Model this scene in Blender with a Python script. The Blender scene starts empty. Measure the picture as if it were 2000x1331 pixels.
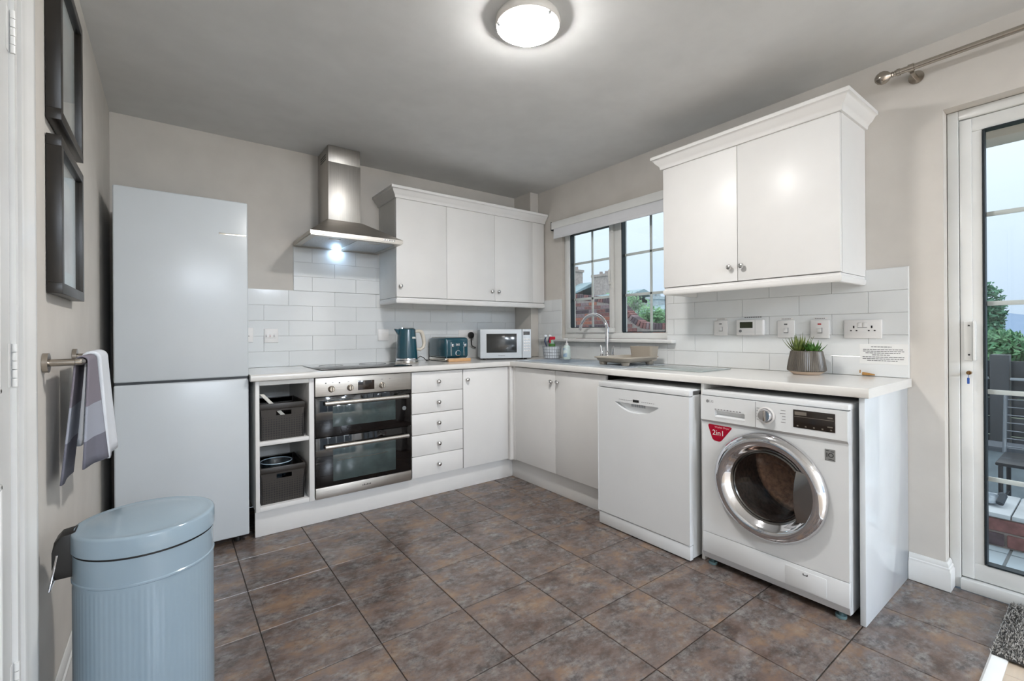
import bpy, bmesh, math, random
from mathutils import Vector, Matrix
random.seed(7)
scene = bpy.context.scene
COL = scene.collection

# ------------------------------------------------------------------ camera
CAM_POS = Vector((-2.714, -3.44, 1.14))
YAW, ROLL, FPX, CY = 0.64446, 0.0066128, 890.88, 650.01
cd = bpy.data.cameras.new('camera'); cam = bpy.data.objects.new('camera', cd); COL.objects.link(cam)
fw = Vector((math.sin(YAW), math.cos(YAW), 0)); rt = Vector((math.cos(YAW), -math.sin(YAW), 0)); dn = Vector((0, 0, -1))
r2 = math.cos(ROLL)*rt + math.sin(ROLL)*dn; d2 = -math.sin(ROLL)*rt + math.cos(ROLL)*dn
up = -d2; bk = -fw
cam.matrix_world = Matrix(((r2.x, up.x, bk.x, CAM_POS.x), (r2.y, up.y, bk.y, CAM_POS.y), (r2.z, up.z, bk.z, CAM_POS.z), (0, 0, 0, 1)))
cd.sensor_fit = 'HORIZONTAL'; cd.sensor_width = 36.0; cd.lens = FPX/2000*36.0
cd.shift_y = (CY-665.5)/2000.0
cd.clip_start = 0.02; cd.clip_end = 300
scene.camera = cam

# ------------------------------------------------------------------ sky and exposure
SKY_STRENGTH = 1.1       # overcast: about three times brighter overhead than at the horizon
w = bpy.data.worlds.new('overcast_sky'); scene.world = w; w.use_nodes = True
nt = w.node_tree; bgn = nt.nodes['Background']
tc = nt.nodes.new('ShaderNodeTexCoord'); sx = nt.nodes.new('ShaderNodeSeparateXYZ'); rp = nt.nodes.new('ShaderNodeValToRGB')
nt.links.new(tc.outputs['Generated'], sx.inputs[0]); nt.links.new(sx.outputs['Z'], rp.inputs[0]); nt.links.new(rp.outputs[0], bgn.inputs[0])
rp.color_ramp.elements[0].position = 0.0; rp.color_ramp.elements[0].color = (0.29, 0.36, 0.45, 1)
rp.color_ramp.elements[1].position = 1.0; rp.color_ramp.elements[1].color = (0.92, 0.97, 1.0, 1)
bgn.inputs[1].default_value = SKY_STRENGTH
LAMP_STRENGTH = 104.0      # kitchen ceiling light
DINING_FILL_STRENGTH = 370.0    # unseen fill lamps added in the dining area behind the camera
vs = scene.view_settings
vs.view_transform = 'Standard'; vs.look = 'None'; vs.gamma = 1.0; vs.use_curve_mapping = False
vs.exposure = 1.0
scene.cycles.max_bounces = 8; scene.cycles.transparent_max_bounces = 8; scene.cycles.caustics_reflective = False; scene.cycles.caustics_refractive = False

# ------------------------------------------------------------------ materials
def lin(c):
    out = []
    for v in c[:3]:
        v = v/255.0
        out.append(v/12.92 if v <= 0.04045 else ((v+0.055)/1.055)**2.4)
    return out
MATS = {}
def mat(name, rgb, rough=0.5, metal=0.0, var=0.03, scale=6.0, bump=0.0, bscale=80.0, coat=0.0, spec=0.5, emit=None, estr=0.0, stretch=None, rgb2=None):
    """Principled material with a procedural colour variation and, if asked, a fine noise relief."""
    if name in MATS: return MATS[name]
    m = bpy.data.materials.new(name); m.use_nodes = True; n = m.node_tree.nodes; l = m.node_tree.links
    p = n['Principled BSDF']
    c = lin(rgb)
    t = n.new('ShaderNodeTexCoord'); mp = n.new('ShaderNodeMapping'); no = n.new('ShaderNodeTexNoise'); cr = n.new('ShaderNodeValToRGB')
    l.new(t.outputs['Object'], mp.inputs[0]); l.new(mp.outputs[0], no.inputs['Vector'])
    if stretch: mp.inputs['Scale'].default_value = stretch
    no.inputs['Scale'].default_value = scale; no.inputs['Detail'].default_value = 4
    a = [max(0, v*(1-var)) for v in c]; b = [min(1, v*(1+var)) for v in c] if rgb2 is None else lin(rgb2)
    if rgb2 is not None: a = c
    cr.color_ramp.elements[0].position = 0.35; cr.color_ramp.elements[1].position = 0.65
    cr.color_ramp.elements[0].color = (*a, 1); cr.color_ramp.elements[1].color = (*b, 1)
    l.new(no.outputs['Fac'], cr.inputs[0]); l.new(cr.outputs[0], p.inputs['Base Color'])
    p.inputs['Roughness'].default_value = rough; p.inputs['Metallic'].default_value = metal
    p.inputs['Specular IOR Level'].default_value = spec
    p.inputs['Coat Weight'].default_value = coat; p.inputs['Coat Roughness'].default_value = 0.08
    if bump:
        n2 = n.new('ShaderNodeTexNoise'); n2.inputs['Scale'].default_value = bscale; n2.inputs['Detail'].default_value = 3
        bm = n.new('ShaderNodeBump'); bm.inputs['Strength'].default_value = bump; bm.inputs['Distance'].default_value = 0.002
        l.new(mp.outputs[0], n2.inputs['Vector']); l.new(n2.outputs['Fac'], bm.inputs['Height']); l.new(bm.outputs[0], p.inputs['Normal'])
    if emit:
        p.inputs['Emission Color'].default_value = (*lin(emit), 1); p.inputs['Emission Strength'].default_value = estr
    MATS[name] = m
    return m
def glass_mat(name, tint=(0.96, 0.98, 0.98), refl=1.0, rough=0.0):
    m = bpy.data.materials.new(name); m.use_nodes = True; n = m.node_tree.nodes; l = m.node_tree.links
    n.remove(n['Principled BSDF']); out = n['Material Output']
    tr = n.new('ShaderNodeBsdfTransparent'); gl = n.new('ShaderNodeBsdfGlossy'); mx = n.new('ShaderNodeMixShader'); lw_ = n.new('ShaderNodeLayerWeight'); lw_.inputs['Blend'].default_value = 0.5
    pw = n.new('ShaderNodeMath'); pw.operation = 'POWER'; pw.inputs[1].default_value = 5.0; fr = n.new('ShaderNodeMath'); fr.operation = 'MULTIPLY_ADD'; fr.inputs[1].default_value = 0.94; fr.inputs[2].default_value = 0.03
    l.new(lw_.outputs['Facing'], pw.inputs[0]); l.new(pw.outputs[0], fr.inputs[0])
    no = n.new('ShaderNodeTexNoise'); no.inputs['Scale'].default_value = 3; cr = n.new('ShaderNodeMapRange')
    cr.inputs['To Min'].default_value = rough; cr.inputs['To Max'].default_value = rough+0.01
    l.new(no.outputs['Fac'], cr.inputs['Value']); l.new(cr.outputs[0], gl.inputs['Roughness'])
    tr.inputs[0].default_value = (*tint, 1); gl.inputs[0].default_value = (refl, refl, refl, 1)
    l.new(fr.outputs[0], mx.inputs[0]); l.new(tr.outputs[0], mx.inputs[1]); l.new(gl.outputs[0], mx.inputs[2]); l.new(mx.outputs[0], out.inputs[0])
    MATS[name] = m
    return m
WALL = mat('wall_paint', (207, 202, 195), 0.85, bump=0.04, bscale=300)
CEIL = mat('ceiling_paint', (220, 221, 221), 0.9, bump=0.04, bscale=260)
TRIM = mat('trim_gloss_white', (226, 226, 224), 0.25)
UPVC = mat('white_upvc', (226, 227, 225), 0.22)
CAB = mat('cabinet_satin_white', (230, 229, 227), 0.33, var=0.012, spec=0.28)
CABIN = mat('carcass_white', (222, 221, 217), 0.4)
WORK = mat('worktop_white', (226, 224, 220), 0.16, var=0.006, scale=40)
TILEW = mat('glazed_wall_tile', (226, 228, 228), 0.10, var=0.015, bump=0.02, bscale=20)
GROUT = mat('white_grout', (226, 226, 224), 0.8)
APPL = mat('appliance_white', (226, 228, 229), 0.22, var=0.01)
FRIDGE = mat('fridge_white', (203, 209, 213), 0.26, var=0.01)
STEEL = mat('brushed_steel', (190, 185, 178), 0.40, 1.0, var=0.08, scale=5, stretch=(1, 1, 60))
STEELV = mat('brushed_steel_vertical', (186, 182, 176), 0.42, 1.0, var=0.07, scale=5, stretch=(60, 60, 1))
CHROME = mat('chrome', (225, 225, 228), 0.06, 1.0)
NICKEL = mat('satin_nickel', (176, 168, 158), 0.25, 1.0)
BLACKG = mat('black_glass', (12, 9, 9), 0.04, var=0.1)
OVENWIN = mat('oven_window_glass', (66, 78, 78), 0.05, var=0.25, scale=9)
DARK = mat('dark_plastic', (28, 27, 27), 0.4)
DARKGAP = mat('dark_seal', (20, 32, 38), 0.5)
GREYP = mat('grey_print', (120, 120, 122), 0.5)
WHITEP = mat('white_plastic', (232, 230, 228), 0.3)
GLASS = glass_mat('window_glass')

def tile_floor_mat():
    m = bpy.data.materials.new('slate_effect_tile'); m.use_nodes = True; n = m.node_tree.nodes; l = m.node_tree.links
    p = n['Principled BSDF']
    t = n.new('ShaderNodeTexCoord'); oi = n.new('ShaderNodeObjectInfo'); ad = n.new('ShaderNodeVectorMath'); ad.operation = 'ADD'
    sc = n.new('ShaderNodeVectorMath'); sc.operation = 'SCALE'; cb = n.new('ShaderNodeCombineXYZ')
    l.new(oi.outputs['Random'], cb.inputs[0]); l.new(oi.outputs['Random'], cb.inputs[1]); l.new(cb.outputs[0], sc.inputs[0]); sc.inputs['Scale'].default_value = 37.0
    mp = n.new('ShaderNodeMapping'); mp.inputs['Rotation'].default_value = (0, 0, 0.3); mp.inputs['Scale'].default_value = (1, 1.4, 1)
    l.new(t.outputs['Object'], mp.inputs[0]); l.new(mp.outputs[0], ad.inputs[0]); l.new(sc.outputs[0], ad.inputs[1])
    def noise(s, d, r=0.6):
        x = n.new('ShaderNodeTexNoise'); x.inputs['Scale'].default_value = s; x.inputs['Detail'].default_value = d; x.inputs['Roughness'].default_value = r
        l.new(ad.outputs[0], x.inputs['Vector']); return x
    a = noise(5, 7, 0.66); b = noise(8, 8, 0.72); c = noise(26, 7, 0.72)
    r1 = n.new('ShaderNodeValToRGB'); e = r1.color_ramp.elements
    e[0].position = 0.30; e[0].color = (*lin((62, 54, 50)), 1); e[1].position = 0.72; e[1].color = (*lin((142, 121, 102)), 1)
    x = r1.color_ramp.elements.new(0.42); x.color = (*lin((92, 76, 68)), 1)
    x = r1.color_ramp.elements.new(0.50); x.color = (*lin((110, 96, 90)), 1)
    x = r1.color_ramp.elements.new(0.60); x.color = (*lin((130, 106, 88)), 1)
    l.new(a.outputs['Fac'], r1.inputs[0])
    r2_ = n.new('ShaderNodeValToRGB'); e = r2_.color_ramp.elements
    e[0].position = 0.40; e[0].color = (*lin((64, 64, 66)), 1); e[1].position = 0.62; e[1].color = (*lin((142, 139, 137)), 1)
    l.new(c.outputs['Fac'], r2_.inputs[0])
    rf = n.new('ShaderNodeMapRange'); rf.inputs['From Min'].default_value = 0.42; rf.inputs['From Max'].default_value = 0.62; rf.inputs['To Max'].default_value = 0.75
    l.new(b.outputs['Fac'], rf.inputs['Value'])
    mx = n.new('ShaderNodeMix'); mx.data_type = 'RGBA'
    l.new(rf.outputs[0], mx.inputs['Factor']); l.new(r1.outputs[0], mx.inputs[6]); l.new(r2_.outputs[0], mx.inputs[7])
    l.new(mx.outputs[2], p.inputs['Base Color'])
    p.inputs['Roughness'].default_value = 0.24
    bm = n.new('ShaderNodeBump'); bm.inputs['Strength'].default_value = 0.12; bm.inputs['Distance'].default_value = 0.002
    l.new(c.outputs['Fac'], bm.inputs['Height']); l.new(bm.outputs[0], p.inputs['Normal'])
    return m
FTILE = tile_floor_mat()
FGROUT = mat('dark_floor_grout', (74, 66, 60), 0.5)

# ------------------------------------------------------------------ mesh helpers
class B:
    def __init__(s): s.bm = bmesh.new()
    def box(s, x0, x1, y0, y1, z0, z1, bev=0.0, seg=2):
        x0, x1 = min(x0, x1), max(x0, x1); y0, y1 = min(y0, y1), max(y0, y1); z0, z1 = min(z0, z1), max(z0, z1)
        v = [s.bm.verts.new(c) for c in ((x0,y0,z0),(x1,y0,z0),(x1,y1,z0),(x0,y1,z0),(x0,y0,z1),(x1,y0,z1),(x1,y1,z1),(x0,y1,z1))]
        f = [s.bm.faces.new([v[i] for i in q]) for q in ((0,3,2,1),(4,5,6,7),(0,1,5,4),(1,2,6,5),(2,3,7,6),(3,0,4,7))]
        if bev:
            ed = list({e for q in f for e in q.edges})
            bmesh.ops.bevel(s.bm, geom=ed, offset=bev, segments=seg, profile=0.5, affect='EDGES')
        return s
    def prism(s, poly, axis, a, b, bev=0.0):
        """poly: 2-D outline in the two other axes (in xyz order), extruded from a to b along axis."""
        def mk(p, t):
            c = list(p); c.insert(axis, t); return s.bm.verts.new(c)
        A = [mk(p, a) for p in poly]; Bv = [mk(p, b) for p in poly]; n = len(poly)
        fs = [s.bm.faces.new(A), s.bm.faces.new(Bv[::-1])]
        for i in range(n): fs.append(s.bm.faces.new((A[(i+1) % n], A[i], Bv[i], Bv[(i+1) % n])))
        if bev:
            bmesh.ops.bevel(s.bm, geom=list({e for q in fs[:2] for e in q.edges}), offset=bev, segments=2, profile=0.5, affect='EDGES')
        bmesh.ops.recalc_face_normals(s.bm, faces=[f for f in s.bm.faces])
        return s
    def cyl(s, p0, p1, r0, r1=None, n=20, caps=True):
        p0 = Vector(p0); p1 = Vector(p1); r1 = r0 if r1 is None else r1
        d = (p1-p0).normalized(); a = d.orthogonal().normalized(); b = d.cross(a)
        R0 = [s.bm.verts.new(p0+r0*(math.cos(t)*a+math.sin(t)*b)) for t in [2*math.pi*i/n for i in range(n)]]
        R1 = [s.bm.verts.new(p1+r1*(math.cos(t)*a+math.sin(t)*b)) for t in [2*math.pi*i/n for i in range(n)]]
        for i in range(n): s.bm.faces.new((R0[i], R0[(i+1) % n], R1[(i+1) % n], R1[i]))
        if caps: s.bm.faces.new(R0[::-1]); s.bm.faces.new(R1)
        return s
    def lathe(s, prof, c, axis=(0,0,1), n=40, sy=1.0, phase=0.0, span=2*math.pi):
        """prof: (radius, distance along axis) from centre c; radius 0 closes the shape."""
        c = Vector(c); d = Vector(axis).normalized()
        a = Vector((1,0,0)) if abs(d.z) > 0.9 else Vector((0,0,1)); a = (a-d*a.dot(d)).normalized(); b = d.cross(a)
        full = span > 6.28; m = n if full else n+1
        rings = []
        for r, h in prof:
            if r <= 1e-6: rings.append([s.bm.verts.new(c+d*h)]); continue
            rings.append([s.bm.verts.new(c+d*h+r*(math.cos(t)*a+sy*math.sin(t)*b)) for t in [phase+span*i/n for i in range(m)]])
        for q in range(len(rings)-1):
            P, Q = rings[q], rings[q+1]
            for i in range(n):
                j = (i+1) % m
                if len(P) == 1 and len(Q) == 1: continue
                if len(P) == 1: s.bm.faces.new((P[0], Q[j], Q[i]))
                elif len(Q) == 1: s.bm.faces.new((P[i], P[j], Q[0]))
                else: s.bm.faces.new((P[i], P[j], Q[j], Q[i]))
        bmesh.ops.recalc_face_normals(s.bm, faces=list(s.bm.faces))
        return s
    def tube(s, pts, r, n=12, caps=True):
        pts = [Vector(p) for p in pts]; rings = []; prev = None
        for i, p in enumerate(pts):
            t = (pts[min(i+1, len(pts)-1)]-pts[max(i-1, 0)]).normalized()
            a = t.orthogonal().normalized() if prev is None else (prev-t*prev.dot(t)).normalized()
            prev = a; b = t.cross(a); rr = r[i] if isinstance(r, (list, tuple)) else r
            rings.append([s.bm.verts.new(p+rr*(math.cos(2*math.pi*k/n)*a+math.sin(2*math.pi*k/n)*b)) for k in range(n)])
        for q in range(len(rings)-1):
            for i in range(n): s.bm.faces.new((rings[q][i], rings[q][(i+1) % n], rings[q+1][(i+1) % n], rings[q+1][i]))
        if caps: s.bm.faces.new(rings[0][::-1]); s.bm.faces.new(rings[-1])
        return s
    def sweep(s, path, prof):
        """mitred sweep of a closed (out, z) outline along an XY path; out is to the left of travel."""
        n = len(path); rings = []
        for i, p in enumerate(path):
            p = Vector(p); ns = []
            if i > 0: d = (p-Vector(path[i-1])).normalized(); ns.append(Vector((-d.y, d.x)))
            if i < n-1: d = (Vector(path[i+1])-p).normalized(); ns.append(Vector((-d.y, d.x)))
            m = sum(ns, Vector((0, 0))).normalized(); k = 1.0/max(0.2, m.dot(ns[0]))
            rings.append([s.bm.verts.new((p.x+m.x*k*o, p.y+m.y*k*o, z)) for o, z in prof])
        q = len(prof)
        for i in range(n-1):
            for j in range(q): s.bm.faces.new((rings[i][j], rings[i][(j+1) % q], rings[i+1][(j+1) % q], rings[i+1][j]))
        s.bm.faces.new(rings[0]); s.bm.faces.new(rings[-1][::-1])
        bmesh.ops.recalc_face_normals(s.bm, faces=list(s.bm.faces))
        return s
    def quad(s, *p): s.bm.faces.new([s.bm.verts.new(c) for c in p]); return s
    def sphere(s, c, r, sc=(1,1,1), u=20, v=12):
        g = bmesh.ops.create_uvsphere(s.bm, u_segments=u, v_segments=v, radius=r)
        for x in g['verts']: x.co = Vector(c)+Vector((x.co.x*sc[0], x.co.y*sc[1], x.co.z*sc[2]))
        return s
def link_mesh(name, b, m, smooth=None):
    me = bpy.data.meshes.new(name); b.bm.to_mesh(me); b.bm.free()
    me.materials.append(m)
    ang = math.radians(35 if smooth is None else smooth)
    for p in me.polygons: p.use_smooth = True
    try: me.set_sharp_from_angle(angle=ang)
    except Exception: pass
    o = bpy.data.objects.new(name, me); COL.objects.link(o)
    return o
def world_loc(o):
    v = Vector((0,0,0))
    while o is not None: v += o.location; o = o.parent
    return v
def attach(o, parent):
    if parent is not None:
        o.parent = parent; o.matrix_parent_inverse = Matrix.Translation(-world_loc(parent)) if parent.type == 'EMPTY' and not parent.get('local') else Matrix.Identity(4)
    return o
def obj(name, b, m, parent=None, label=None, smooth=None):
    o = link_mesh(name, b, m, smooth); attach(o, parent)
    if label: o['label'] = label
    return o
def tag(o, label, cat, group=None):
    o['label'] = label; o['category'] = cat
    if group: o['group'] = group
    return o
def thing(name, label, cat, loc=(0,0,0), group=None):
    o = bpy.data.objects.new(name, None); o.empty_display_size = 0.1; COL.objects.link(o); o.location = loc
    return tag(o, label, cat, group)
def struct(name, b, m, label=None):
    o = obj(name, b, m); o['kind'] = 'structure'
    if label: o['label'] = label
    return o
MX = Matrix(((0,0,-1,0),(-1,0,0,0),(0,1,0,0),(0,0,0,1)))      # text on a face that looks towards -x
MY = Matrix(((1,0,0,0),(0,0,-1,0),(0,1,0,0),(0,0,0,1)))       # text on a face that looks towards -y
def text(name, body, size, loc, M, m, parent, ext=0.0003, align='CENTER'):
    c = bpy.data.curves.new(name, 'FONT'); c.body = body; c.size = size; c.extrude = ext; c.align_x = align; c.align_y = 'CENTER'; c.resolution_u = 3
    tmp = bpy.data.objects.new(name, c); COL.objects.link(tmp)
    me = bpy.data.meshes.new_from_object(tmp.evaluated_get(bpy.context.evaluated_depsgraph_get()))
    bpy.data.objects.remove(tmp); bpy.data.curves.remove(c)
    me.materials.clear(); me.materials.append(m)
    o = bpy.data.objects.new(name, me); COL.objects.link(o); attach(o, parent); o['kind'] = 'stuff'
    o.matrix_basis = Matrix.Translation(loc) @ M
    return o
def arc(c, r, a0, a1, n): return [(c[0]+r*math.cos(a0+(a1-a0)*i/n), c[1]+r*math.sin(a0+(a1-a0)*i/n)) for i in range(n+1)]

XL, YR, CH = -2.98, -9.2, 2.412       # left wall, rear wall, ceiling height

# ================================================================== the room
# window 1: y -1.59..-0.555, z 1.085..2.06   patio door opening: y -4.85..-2.98, z 0..2.104
b = B()
WT = 0.16
for y0, y1, z0, z1 in ((-0.555, 0.16, 0, CH), (-1.59, -0.555, 0, 1.075), (-1.59, -0.555, 2.06, CH), (-2.98, -1.59, 0, CH), (-6.60, -2.98, 2.104, CH), (YR, -6.60, 0, CH)):
    b.box(0, WT, y0, y1, z0, z1)
wall_r = struct('wall_right', b, WALL)
b = B().box(XL-0.12, 0, 0, 0.16, 0, CH)
wall_b = struct('wall_back', b, WALL)
# left wall with a door opening y -2.86..-2.045
b = B()
for y0, y1, z0, z1 in ((-2.045, 0, 0, CH), (-2.875, -2.045, 2.03, CH), (YR, -2.875, 0, CH)): b.box(XL-0.12, XL, y0, y1, z0, z1)
wall_l = struct('wall_left', b, WALL)
b = B()
for x0, x1, z0, z1 in ((XL-0.12, -2.90, 0, CH), (-2.90, -0.10, 2.25, CH), (-2.90, -0.10, 0, 0.04), (-0.10, WT, 0, CH)): b.box(x0, x1, YR-0.12, YR, z0, z1)
struct('wall_rear', b, WALL)
struct('ceiling', B().box(XL-0.12, WT, YR-0.12, 0.16, CH, CH+0.1), CEIL)
# boxed-in pipe in the corner
struct('wall_boxing', B().box(-0.093, -0.001, -0.240, -0.001, 0.921, CH-0.001), WALL)

# floor: dark grout bed with tiles set proud of it
FY = -3.168
floor = struct('floor', B().box(XL, 0.06, FY, 0, -0.08, -0.0045), FGROUT)
P = 0.3455; GX0 = -2.096; GY0 = -2.152; G = 0.0035
def tile_mesh(x0, x1, y0, y1):
    t = B().box(x0, x1, y0, y1, -0.006, 0.0); bm = t.bm
    top = [e for e in bm.edges if all(v.co.z > -0.001 for v in e.verts)]
    bmesh.ops.bevel(bm, geom=top, offset=0.0022, segments=2, profile=0.5, affect='EDGES')
    me = bpy.data.meshes.new('floor_tile'); bm.to_mesh(me); bm.free(); me.materials.append(FTILE); return me
full = tile_mesh(-P/2+G/2, P/2-G/2, -P/2+G/2, P/2-G/2)
for i in range(-4, 9):
    for j in range(-4, 9):
        x0 = GX0+i*P; x1 = x0+P; y0 = GY0+j*P; y1 = y0+P
        a0, a1, c0, c1 = max(x0, XL), min(x1, 0.06), max(y0, FY), min(y1, 0.0)
        if a1-a0 < 0.02 or c1-c0 < 0.02: continue
        cx, cy = (x0+x1)/2, (y0+y1)/2
        cut = abs(a0-x0)+abs(a1-x1)+abs(c0-y0)+abs(c1-y1) > 1e-4
        me = full if not cut else tile_mesh(a0-cx+G/2, a1-cx-G/2, c0-cy+G/2, c1-cy-G/2)
        o = bpy.data.objects.new('floor_tile', me); COL.objects.link(o); o.location = (cx, cy, 0); o.parent = floor
# pale laminate of the room behind, and the white threshold bar
LAM = mat('pale_laminate', (196, 178, 158), 0.35, var=0.08, scale=3, stretch=(1, 14, 1))
fr_ = struct('floor_dining', B().box(XL, 0.06, YR, FY-0.035, -0.08, -0.008), mat('laminate_joint', (120, 104, 88), 0.6))
LW = 0.19
k = 0
xx = XL
while xx < 0.06:
    x1 = min(xx+LW, 0.06); off = (k % 3)*0.43; yy = FY-0.035+off
    while yy > YR:
        y0 = max(yy-1.29, YR); y1 = min(yy, FY-0.035)
        if y1-y0 > 0.02:
            obj('floor_plank', B().box(xx+0.0008, x1-0.0008, y0+0.0008, y1-0.0008, -0.008, 0.0), LAM, fr_)
        yy -= 1.29
    xx = x1; k += 1
b = B().prism([(FY-0.040, -0.008), (FY-0.040, 0.004), (FY-0.034, 0.008), (FY-0.002, 0.008), (FY+0.004, 0.003), (FY+0.004, -0.004)], 0, XL, 0.05)
struct('trim_3', b, TRIM, 'white threshold bar between the slate tiles and pale laminate')

# skirting
SK = [(0, 0.002), (0.018, 0.002), (0.018, 0.082), (0.014, 0.088), (0.014, 0.098), (0.010, 0.102), (0.010, 0.112), (0.004, 0.122), (0, 0.122)]
struct('baseboard_right', B().sweep([(0.066, -2.981), (-0.001, -2.981), (-0.001, -2.857)], SK), TRIM)
SK2 = [(o, z*1.3) for o, z in SK]
struct('baseboard_left', B().sweep([(XL+0.001, -0.001), (XL+0.001, -1.93)], SK2), TRIM)
struct('baseboard_rear', B().sweep([(0.0, -6.61), (0.0, YR+0.001), (XL+0.02, YR+0.001)][::-1], SK), TRIM)
struct('baseboard_dining', B().sweep([(XL+0.001, -2.97), (XL+0.001, YR+0.02)], SK2), TRIM)

# ------------------------------------------------------------------ door in the left wall
door = thing('door_1', 'white panelled door with steel hinges in the left wall', 'door', (XL, -2.46, 0)); door['kind'] = 'structure'
b = B()
AR = [(-2.045+0.02, 0), (-1.935, 0)]
def archi(b, y0, y1):
    b.prism([(XL+0.001, y0), (XL+0.016, y0), (XL+0.018, y0+0.01*(1 if y1 > y0 else -1)), (XL+0.018, (y0+y1)/2), (XL+0.024, (y0+y1)/2+0.012*(1 if y1 > y0 else -1)), (XL+0.024, y1-0.01*(1 if y1 > y0 else -1)), (XL+0.020, y1), (XL+0.001, y1)], 2, 0.001, 2.11)
archi(b, -2.03, -1.94); archi(b, -2.89, -2.98)
b.box(XL+0.001, XL+0.022, -2.889, -2.031, 2.03, 2.11, 0.004)
obj('architrave', b, TRIM, door)
b = B(); b.box(XL-0.119, XL+0.012, -2.045, -2.064, 0.001, 2.029); b.box(XL-0.119, XL+0.012, -2.874, -2.856, 0.001, 2.029); b.box(XL-0.119, XL+0.012, -2.855, -2.065, 2.012, 2.029)
obj('door_lining', b, TRIM, door)
leaf = B(); DY0, DY1 = -2.852, -2.068
leaf.box(XL-0.030, XL+0.004, DY0, DY1, 0.008, 2.008, 0.002)
leaf_o = obj('leaf', leaf, TRIM, door)
for z0, z1 in ((0.22, 0.86), (1.03, 1.88)):
    for y0, y1 in ((-2.43, -2.17), (-2.75, -2.49)):
        b = B()
        for a in (0, 0.016):
            b.box(XL+0.004, XL+0.013-a*0.3, y0+a, y1-a, z0+a, z0+a+0.012, 0.003); b.box(XL+0.004, XL+0.013-a*0.3, y0+a, y1-a, z1-a-0.012, z1-a, 0.003)
            b.box(XL+0.004, XL+0.013-a*0.3, y0+a, y0+a+0.012, z0+a, z1-a, 0.003); b.box(XL+0.004, XL+0.013-a*0.3, y1-a-0.012, y1-a, z0+a, z1-a, 0.003)
        b.box(XL+0.0035, XL+0.008, y0+0.05, y1-0.05, z0+0.05, z1-0.05, 0.003)
        obj('moulded_panel', b, TRIM, leaf_o)
for zc in (0.42, 1.08, 1.77):
    b = B()
    for q in range(5): b.cyl((XL+0.010, -2.0662, zc-0.045+q*0.018), (XL+0.010, -2.0662, zc-0.0285+q*0.018), 0.0042, n=12)
    b.box(XL+0.0041, XL+0.0048, -2.086, -2.070, zc-0.045, zc+0.045)
    obj('hinge', b, TRIM, door)
b = B().cyl((XL+0.004, -2.79, 1.0), (XL+0.012, -2.79, 1.0), 0.026).cyl((XL+0.012, -2.79, 1.0), (XL+0.045, -2.79, 1.0), 0.009).cyl((XL+0.045, -2.80, 1.0), (XL+0.045, -2.68, 1.0), 0.009)
obj('handle', b, NICKEL, leaf_o)

# ------------------------------------------------------------------ kitchen window
win = thing('window_1', 'white kitchen window with glazing bars above the sink', 'window', (0.05, -1.07, 1.085)); win['kind'] = 'structure'
WY0, WY1, WZ0, WZ1 = -1.588, -0.557, 1.088, 2.058
b = B()
FX0, FX1 = 0.028, 0.095
b.box(FX0, FX1, WY0, WY1, WZ0, WZ0+0.045, 0.003); b.box(FX0, FX1, WY0, WY1, WZ1-0.045, WZ1, 0.003)
b.box(FX0, FX1, WY1-0.032, WY1, WZ0+0.045, WZ1-0.045, 0.003); b.box(FX0, FX1, WY0, WY0+0.03, WZ0+0.045, WZ1-0.045, 0.003)
b.box(FX0, FX1, -1.177, -1.112, WZ0+0.045, WZ1-0.045, 0.003)
obj('frame', b, UPVC, win)
def pane(parent, y0, y1, z0, z1, x, hz, vy):
    b = B(); d = 0.026
    for q in ((y0, y1, z0-0.006, z0), (y0, y1, z1, z1+0.006), (y0-0.006, y0, z0, z1), (y1, y1+0.006, z0, z1)): b.box(x-0.03, x+0.012, *q)
    obj('gasket', b, DARKGAP, parent)
    obj('pane', B().box(x-0.002, x+0.002, y0, y1, z0, z1), GLASS, parent)
    for z in hz: obj('glazing_bar', B().box(x+0.004, x+0.012, y0, y1, z-0.010, z+0.010, 0.002), UPVC, parent)
    for y in vy: obj('glazing_bar', B().box(x+0.004, x+0.012, y-0.010, y+0.010, z0, z1, 0.002), UPVC, parent)
SZ0, SZ1 = WZ0+0.047, WZ1-0.047
b = B(); sX0, sX1 = 0.012, 0.075
b.box(sX0, sX1, -1.108, -0.592, SZ0, SZ0+0.040, 0.004); b.box(sX0, sX1, -1.108, -0.592, SZ1-0.040, SZ1, 0.004)
b.box(sX0, sX1, -0.630, -0.592, SZ0+0.04, SZ1-0.04, 0.003); b.box(sX0, sX1, -1.108, -1.070, SZ0+0.04, SZ1-0.04, 0.003)
sash = obj('casement', b, UPVC, win)
pane(sash, -1.064, -0.636, SZ0+0.046, SZ1-0.046, 0.055, (1.72, 1.417), (-0.850,))
pane(win, -1.552, -1.183, WZ0+0.053, WZ1-0.053, 0.060, (1.724, 1.418), (-1.415,))
b = B().box(0.004, 0.012, -1.098, -1.080, 1.48, 1.53, 0.003); b.box(-0.012, 0.004, -1.096, -1.082, 1.505, 1.525, 0.003); b.box(-0.016, -0.006, -1.097, -1.081, 1.525, 1.62, 0.004)
obj('handle', b, UPVC, sash)
b = B().sweep([(0.03, -1.66), (0.03, -0.30)], [(-0.0, 1.062), (0.080, 1.062), (0.090, 1.068), (0.090, 1.080), (0.082, 1.087), (0.0, 1.087)])
# the board is let into the wall: only the part in front of the frame is built
o = struct('trim_4', B().box(-0.058, -0.001, -1.665, -0.298, 1.060, 1.086, 0.007, 3).box(-0.002, 0.027, -1.588, -0.557, 1.076, 1.086), TRIM, 'white window board under the kitchen window')
b.bm.free()
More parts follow.
